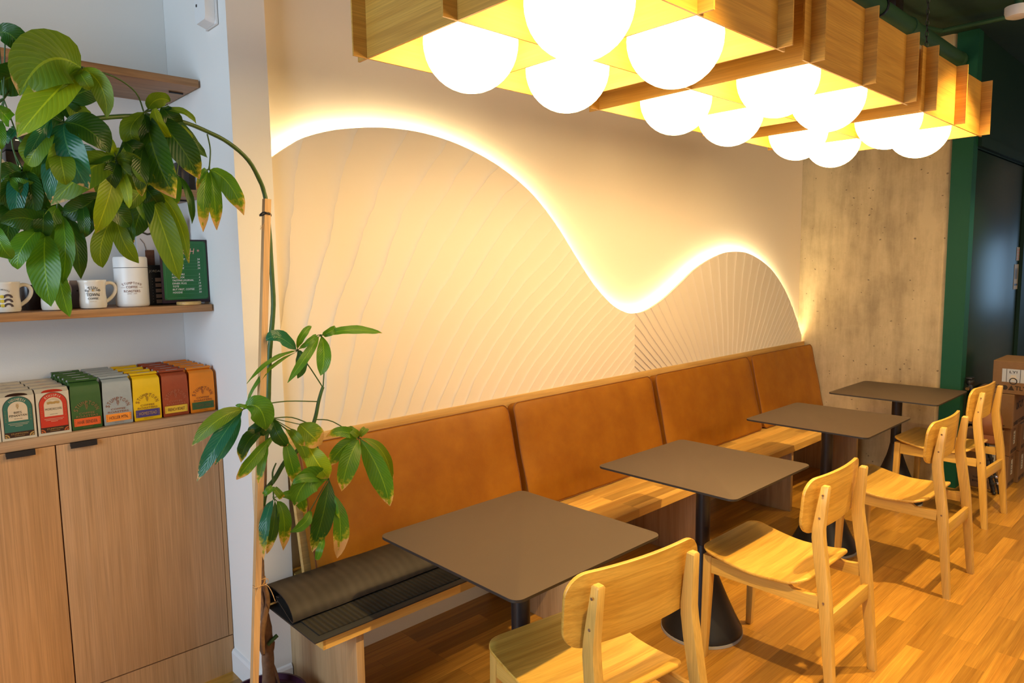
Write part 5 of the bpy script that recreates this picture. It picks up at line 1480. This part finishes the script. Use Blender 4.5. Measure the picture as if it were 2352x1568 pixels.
([[1.138, -0.27, 1.06], [1.057, -0.29, 1.102], [0.985, -0.3, 1.112]],[([0.986, -0.3, 1.111], [1.025, -0.317, 1.013], [0.989, -0.324, 1.064], 0.0521, 'd', 0.04), ([0.988, -0.3, 1.056], [0.836, -0.347, 0.946], [0.887, -0.339, 0.992], 0.0484, 'g', 0.2), ([0.962, -0.3, 1.078], [0.865, -0.316, 0.989], [0.893, -0.323, 1.059], 0.0544, 'd', 0.06), ([0.963, -0.3, 1.043], [0.91, -0.33, 0.908], [0.93, -0.33, 0.981], 0.0306, 'g', 0.14), ([0.979, -0.3, 1.111], [0.903, -0.279, 1.067], [0.932, -0.309, 1.093], 0.0396, 'd', 0), ([1.025, -0.3, 1.034], [1.071, -0.284, 0.855], [1.038, -0.307, 0.954], 0.0534, 'g', 0.28), ([1.028, -0.3, 1.068], [1.097, -0.31, 0.928], [1.069, -0.32, 1.011], 0.0375, 'o', 0.12), ([1.047, -0.3, 1.065], [1.071, -0.347, 1.01], [1.049, -0.344, 1.042], 0.0277, 'o', 0.2), ([1.079, -0.3, 1.076], [1.141, -0.33, 1.0], [1.1, -0.335, 1.043], 0.0873, 'o', 0.35), ([1.107, -0.3, 0.995], [1.165, -0.331, 0.874], [1.122, -0.33, 0.942], 0.0792, 'y', 0.06), ([0.983, -0.3, 1.107], [0.929, -0.333, 1.069], [0.947, -0.337, 1.092], 0.0333, 'd', 0)]),
([[1.163, -0.26, 1.073], [1.222, -0.27, 1.057], [1.318, -0.28, 0.982]],[([1.315, -0.28, 0.984], [1.17, -0.311, 1.017], [1.233, -0.311, 1.024], 0.0419, 'g', 0.14), ([1.311, -0.28, 0.979], [1.199, -0.26, 0.891], [1.244, -0.285, 0.956], 0.0558, 'g', 0.14), ([1.318, -0.28, 0.974], [1.218, -0.319, 0.811], [1.252, -0.314, 0.912], 0.0817, 'g', 0.1), ([1.324, -0.28, 0.976], [1.414, -0.326, 0.709], [1.375, -0.318, 0.854], 0.0941, 'g', 0.07), ([1.329, -0.28, 0.977], [1.47, -0.256, 0.755], [1.419, -0.283, 0.905], 0.0409, 'o', 0.05), ([1.319, -0.28, 0.989], [1.271, -0.285, 1.032], [1.283, -0.302, 1.016], 0.0294, 'o', 0), ([1.322, -0.28, 0.988], [1.367, -0.251, 1.004], [1.333, -0.285, 1.001], 0.0299, 'o', 0)]),
([[1.137, -0.27, 1.045], [1.155, -0.29, 0.958], [1.174, -0.31, 0.867]],[([1.171, -0.31, 0.865], [1.033, -0.328, 0.805], [1.08, -0.334, 0.883], 0.098, 'g', 0.01), ([1.174, -0.31, 0.856], [1.109, -0.288, 0.61], [1.144, -0.314, 0.745], 0.085, 'd', 0.07), ([1.193, -0.31, 0.802], [1.194, -0.308, 0.567], [1.204, -0.324, 0.684], 0.0663, 'g', 0.36), ([1.184, -0.31, 0.82], [1.204, -0.297, 0.68], [1.182, -0.318, 0.761], 0.0426, 'g', 0.3), ([1.145, -0.31, 0.655], [1.118, -0.3, 0.579], [1.121, -0.325, 0.626], 0.028, 'g', 0.04), ([1.098, -0.31, 0.769], [1.017, -0.32, 0.716], [1.066, -0.33, 0.739], 0.0418, 'g', 0), ([1.169, -0.31, 0.862], [1.019, -0.353, 0.89], [1.066, -0.346, 0.899], 0.0345, 'g', 0.04)]),
([[0.984, -0.28, 0.867], [0.978, -0.29, 0.839]],[([0.976, -0.29, 0.833], [0.918, -0.323, 0.649], [0.933, -0.322, 0.773], 0.0408, 'b', 0.2), ([0.982, -0.29, 0.827], [0.952, -0.27, 0.644], [0.97, -0.295, 0.74], 0.0384, 'd', 0.25), ([0.989, -0.29, 0.825], [1.013, -0.268, 0.637], [1.009, -0.294, 0.76], 0.0514, 'g', 0.22), ([0.992, -0.29, 0.84], [1.102, -0.266, 0.743], [1.057, -0.293, 0.822], 0.045, 'g', 0.14), ([0.977, -0.29, 0.877], [0.936, -0.313, 0.865], [0.947, -0.322, 0.877], 0.0249, 'g', 0), ([0.983, -0.29, 0.872], [1.01, -0.287, 0.832], [0.987, -0.309, 0.859], 0.0252, 'o', 0.3)]),
]
STEM_MAIN = [(0.943, -0.24, 0.053, 0.0245), (0.948, -0.24, 0.168, 0.0222), (0.95, -0.24, 0.276, 0.02), (0.952, -0.24, 0.339, 0.0181), (0.949, -0.24, 0.396, 0.0162), (0.94, -0.24, 0.455, 0.0127), (0.938, -0.24, 0.518, 0.0117), (0.943, -0.24, 0.568, 0.0108), (0.944, -0.24, 0.625, 0.0107), (0.955, -0.24, 0.745, 0.0098), (0.967, -0.24, 0.865, 0.0096), (0.979, -0.24, 1.007, 0.0095), (0.994, -0.24, 1.119, 0.0102), (1.002, -0.24, 1.204, 0.0094), (1.012, -0.24, 1.317, 0.0086), (1.02, -0.24, 1.372, 0.0082), (1.035, -0.24, 1.485, 0.0078), (1.035, -0.24, 1.602, 0.0078), (1.034, -0.24, 1.718, 0.0074), (1.029, -0.24, 1.818, 0.007), (1.022, -0.24, 1.861, 0.007), (1.006, -0.25, 1.894, 0.007), (0.958, -0.28, 1.952, 0.0065), (0.89, -0.3, 1.996, 0.0064), (0.822, -0.32, 2.018, 0.0063), (0.752, -0.35, 2.03, 0.0062), (0.684, -0.38, 2.03, 0.006), (0.619, -0.41, 2.023, 0.0059), (0.546, -0.44, 2.007, 0.0061), (0.485, -0.46, 1.99, 0.006), (0.42, -0.47, 1.969, 0.0053), (0.388, -0.48, 1.955, 0.0046), (0.34, -0.44, 1.916, 0.004), (0.321, -0.4, 1.959, 0.0034)]
STEM_TWIST = [(0.927, -0.262, 0.294, 0.0052), (0.925, -0.262, 0.33, 0.0077), (0.927, -0.262, 0.381, 0.0085), (0.937, -0.262, 0.42, 0.0093), (0.949, -0.262, 0.459, 0.0092), (0.95, -0.262, 0.493, 0.0084), (0.944, -0.262, 0.523, 0.0075), (0.937, -0.262, 0.564, 0.0058)]
STEM_SIDE = [(0.952, -0.26, 0.812, 0.0096), (0.968, -0.26, 0.861, 0.0088), (1.001, -0.26, 0.895, 0.008), (1.039, -0.26, 0.945, 0.008), (1.077, -0.26, 0.968, 0.0076), (1.115, -0.26, 1.005, 0.0072), (1.144, -0.26, 1.046, 0.0073), (1.161, -0.26, 1.086, 0.0068), (1.173, -0.26, 1.131, 0.0064), (1.185, -0.26, 1.166, 0.006), (1.194, -0.26, 1.186, 0.0056)]
STUB = [(0.941, -0.265, 0.32, 0.006), (0.959, -0.265, 0.332, 0.0069), (0.977, -0.265, 0.342, 0.0069)]
TWIG_A = [(0.958, -0.25, 0.239, 0.007), (0.969, -0.25, 0.202, 0.0071), (0.979, -0.25, 0.158, 0.0053)]
TWIG_B = [(0.927, -0.25, 0.384, 0.0043), (0.918, -0.25, 0.334, 0.006), (0.929, -0.25, 0.283, 0.0043)]
TWIG_C = [(0.958, -0.25, 0.269, 0.0035), (0.967, -0.25, 0.293, 0.0035), (0.971, -0.25, 0.315, 0.0026)]
SHOOT = [(0.985, -0.28, 0.885, 0.004), (0.984, -0.28, 0.923, 0.0032), (0.998, -0.28, 0.953, 0.0024)]

plant = empty('money_tree', (0.92, -0.27, 0.0), label='tall braided money tree in a dark pot, its leaves drooping over the shelves', cat='potted plant')
PO = Vector((0.92, -0.27, 0.0))
def pbuild(mb, name, mat, parent=plant, ang=60):
    mb.v = [(x - PO.x, y - PO.y, z) for x, y, z in mb.v]
    return mb.build(name, mat, parent, ang=ang)
m = MB(); m.lathe([(0.098, 0.0), (0.102, 0.004), (0.136, 0.125), (0.141, 0.130), (0.141, 0.146), (0.133, 0.147), (0.130, 0.128), (0.10, 0.12)], PO, n=48); pbuild(m, 'pot', MT['pot'])
m = MB(); m.lathe([(0.129, 0.118), (0.129, 0.124), (0.02, 0.130)], PO, n=32); pbuild(m, 'soil', MT['soil'])


def strand(pts, n=10, jit=0.0, start=0):
    C = catmull([tuple(p) for p in pts], 4)
    mb = MB()
    rad = [max(.0012, p[3] * (1 + jit * math.sin(i * 1.9))) for i, p in enumerate(C)]
    mb.tube([p[:3] for p in C], rad, n)
    return mb
split = next(i for i, p in enumerate(STEM_MAIN) if p[2] > 1.02)
lowpts = [(STEM_MAIN[0][0] - .002, STEM_MAIN[0][1], .10, STEM_MAIN[0][3])] + [p for p in STEM_MAIN if p[2] > .12 and p[2] < 1.03]
tk = pbuild(strand(lowpts, 14, .05), 'trunk', MT['bark'])
pbuild(strand(STEM_TWIST, 10, .05), 'twisted_trunk', MT['bark'])
up = STEM_MAIN[len([p for p in STEM_MAIN[:12] if p[2] < 1.03]) - 1:]
pbuild(strand(up, 10, .03), 'green_stem', MT['green_stem'])
for nm, st, mt_ in (('side_branch', STEM_SIDE, 'green_stem'), ('cut_branch', STUB, 'green_stem'), ('twig', TWIG_A, 'bark'), ('twig', TWIG_B, 'bark'), ('twig', TWIG_C, 'bark'), ('twig', SHOOT, 'green_stem')):
    pbuild(strand(st, 8), nm, MT[mt_])
# stake and ties
m = MB()
s0 = Vector((0.872, -0.285, 0.118)); s1 = Vector((1.0105, -0.285, 1.832))
dv = (s1 - s0).normalized(); ux = Vector((1, 0, 0)) - dv * dv.x; ux.normalize(); uy = dv.cross(ux)
rings = [[c + ux * a * .0105 + uy * b * .0105 for a, b in ((-1, -1), (1, -1), (1, 1), (-1, 1))] for c in (s0, s1)]
m.ring_loft(rings); pbuild(m, 'stake', MT['stake'], ang=20)
def tie(z, r, mat, name, turns=2):
    k = (z - s0.z) / (s1.z - s0.z); c = s0 + (s1 - s0) * k
    st = min(STEM_MAIN[:16], key=lambda p: abs(p[2] - z))
    c2 = Vector((st[0], st[1], z)); mid = (c + c2) / 2; R = (c2 - c).length / 2 + .016
    m = MB()
    ax = (c2 - c).normalized(); ay = Vector((0, 0, 1)).cross(ax)
    m.tube([mid + ax * R * math.cos(2 * PI * q / 16) + ay * .017 * math.sin(2 * PI * q / 16) + Vector((0, 0, .004 * math.sin(q * .9) + .001 * q / 8)) for q in range(16 * turns + 1)], r, 6)
    return m, c, mid
m, c, mid = tie(1.782, .0022, 'ink', 'tie')
pbuild(m, 'wire_tie', MT['ink'])
m, c, mid = tie(0.548, .0014, 'twine', 'tie')
for sgn in (-1, 1):
    m.tube([mid + Vector((sgn * .004 * q, -.03 - .002 * q, .004 * q - .0011 * q * q * (1 + sgn * .3))) for q in range(9)], .0012, 5)
m.tube([mid + Vector((-.02 * math.sin(q * .7) , -.03, .012 * (1 - math.cos(q * .7)))) for q in range(10)], .0012, 5)
pbuild(m, 'twine_bow', MT['twine'])
m = MB()
for q in range(4):
    b = s1 + Vector((-.01, -.005, -.07))
    m.tube([b, b + Vector((-.012 - .004 * q, -.01, -.012 - .006 * q)), b + Vector((-.016 - .002 * q, -.012, -.034 + .006 * q))], .0006, 4)
pbuild(m, 'frayed_twine', MT['twine'])


def leaflet(mb, B, T, Mid, W, burn, rnd, flip):
    B, T, Mid = Vector(B), Vector(T), Vector(Mid)
    # quadratic through the middle
    Cn = Mid * 2 - (B + T) * .5
    view = (Mid - CAM_LOC).normalized()
    n = 12
    tilt = rnd.uniform(-.55, .55)
    cup = rnd.uniform(.10, .34)
    wav = rnd.uniform(0, 6)
    base = len(mb.v)
    for i in range(n + 1):
        t = i / n
        P = B * (1 - t) ** 2 + Cn * 2 * t * (1 - t) + T * t * t
        tg = ((Cn - B) * 2 * (1 - t) + (T - Cn) * 2 * t).normalized()
        side = tg.cross(view)
        if side.length < 1e-3: side = Vector((1, 0, 0))
        side.normalize()
        nor = side.cross(tg)            # roughly towards the viewer or away
        if nor.dot(view) > 0: nor = -nor
        P = P + nor * (.014 * math.sin(PI * t))
        sd = (side * math.cos(tilt) + nor * math.sin(tilt)).normalized()
        nn = sd.cross(tg)
        if nn.dot(view) > 0: nn = -nn
        w = (t ** .85) * ((1 - t) ** .80) / .32 * .5 * W * .94
        if t > .85: w *= 1 - (t - .85) * 1.5
        w = max(w, .0006)
        for k, q in enumerate((-1, -.5, 0, .5, 1)):
            off = nn * (abs(q) ** 1.2 * w * cup + .0022 * math.sin(t * 19 + wav + q) * abs(q))
            mb.v.append(tuple(P + sd * q * w + off))
            mb.uv.append((.5 + q * .5, t)); mb.attr.append(burn)
    for i in range(n):
        for k in range(4):
            a = base + i * 5 + k
            f = (a, a + 1, a + 6, a + 5)
            mb.f.append(f); mb.m.append(flip)


rnd = random.Random(5)
for pet, lvs in CLUSTERS:
    mb = MB(); mb.uv = []; mb.attr = []
    keys = ['g', 'd', 'o', 'y', 'b']
    for B, T, Mid, W, ty, bu in lvs:
        leaflet(mb, B, T, Mid, W, bu, rnd, keys.index(ty))
    hub = Vector(pet[-1])
    nb = len(mb.v)
    C = catmull([tuple(p) for p in pet], 4)
    mb.tube([Vector(c_) for c_ in C], [.0022] * (len(C) - 1) + [.0034], 6, 5)
    for B, T, Mid, W, ty, bu in lvs:
        if (Vector(B) - hub).length > .003:
            mb.tube([hub, Vector(B)], .0016, 5, 5)
    mb.uv += [(.3, .3)] * (len(mb.v) - nb); mb.attr += [0.0] * (len(mb.v) - nb)
    mb.v = [(x - PO.x, y - PO.y, z) for x, y, z in mb.v]
    mb.build('leaf', [LEAF[k] for k in keys] + [MT['green_stem']], plant, ang=80)
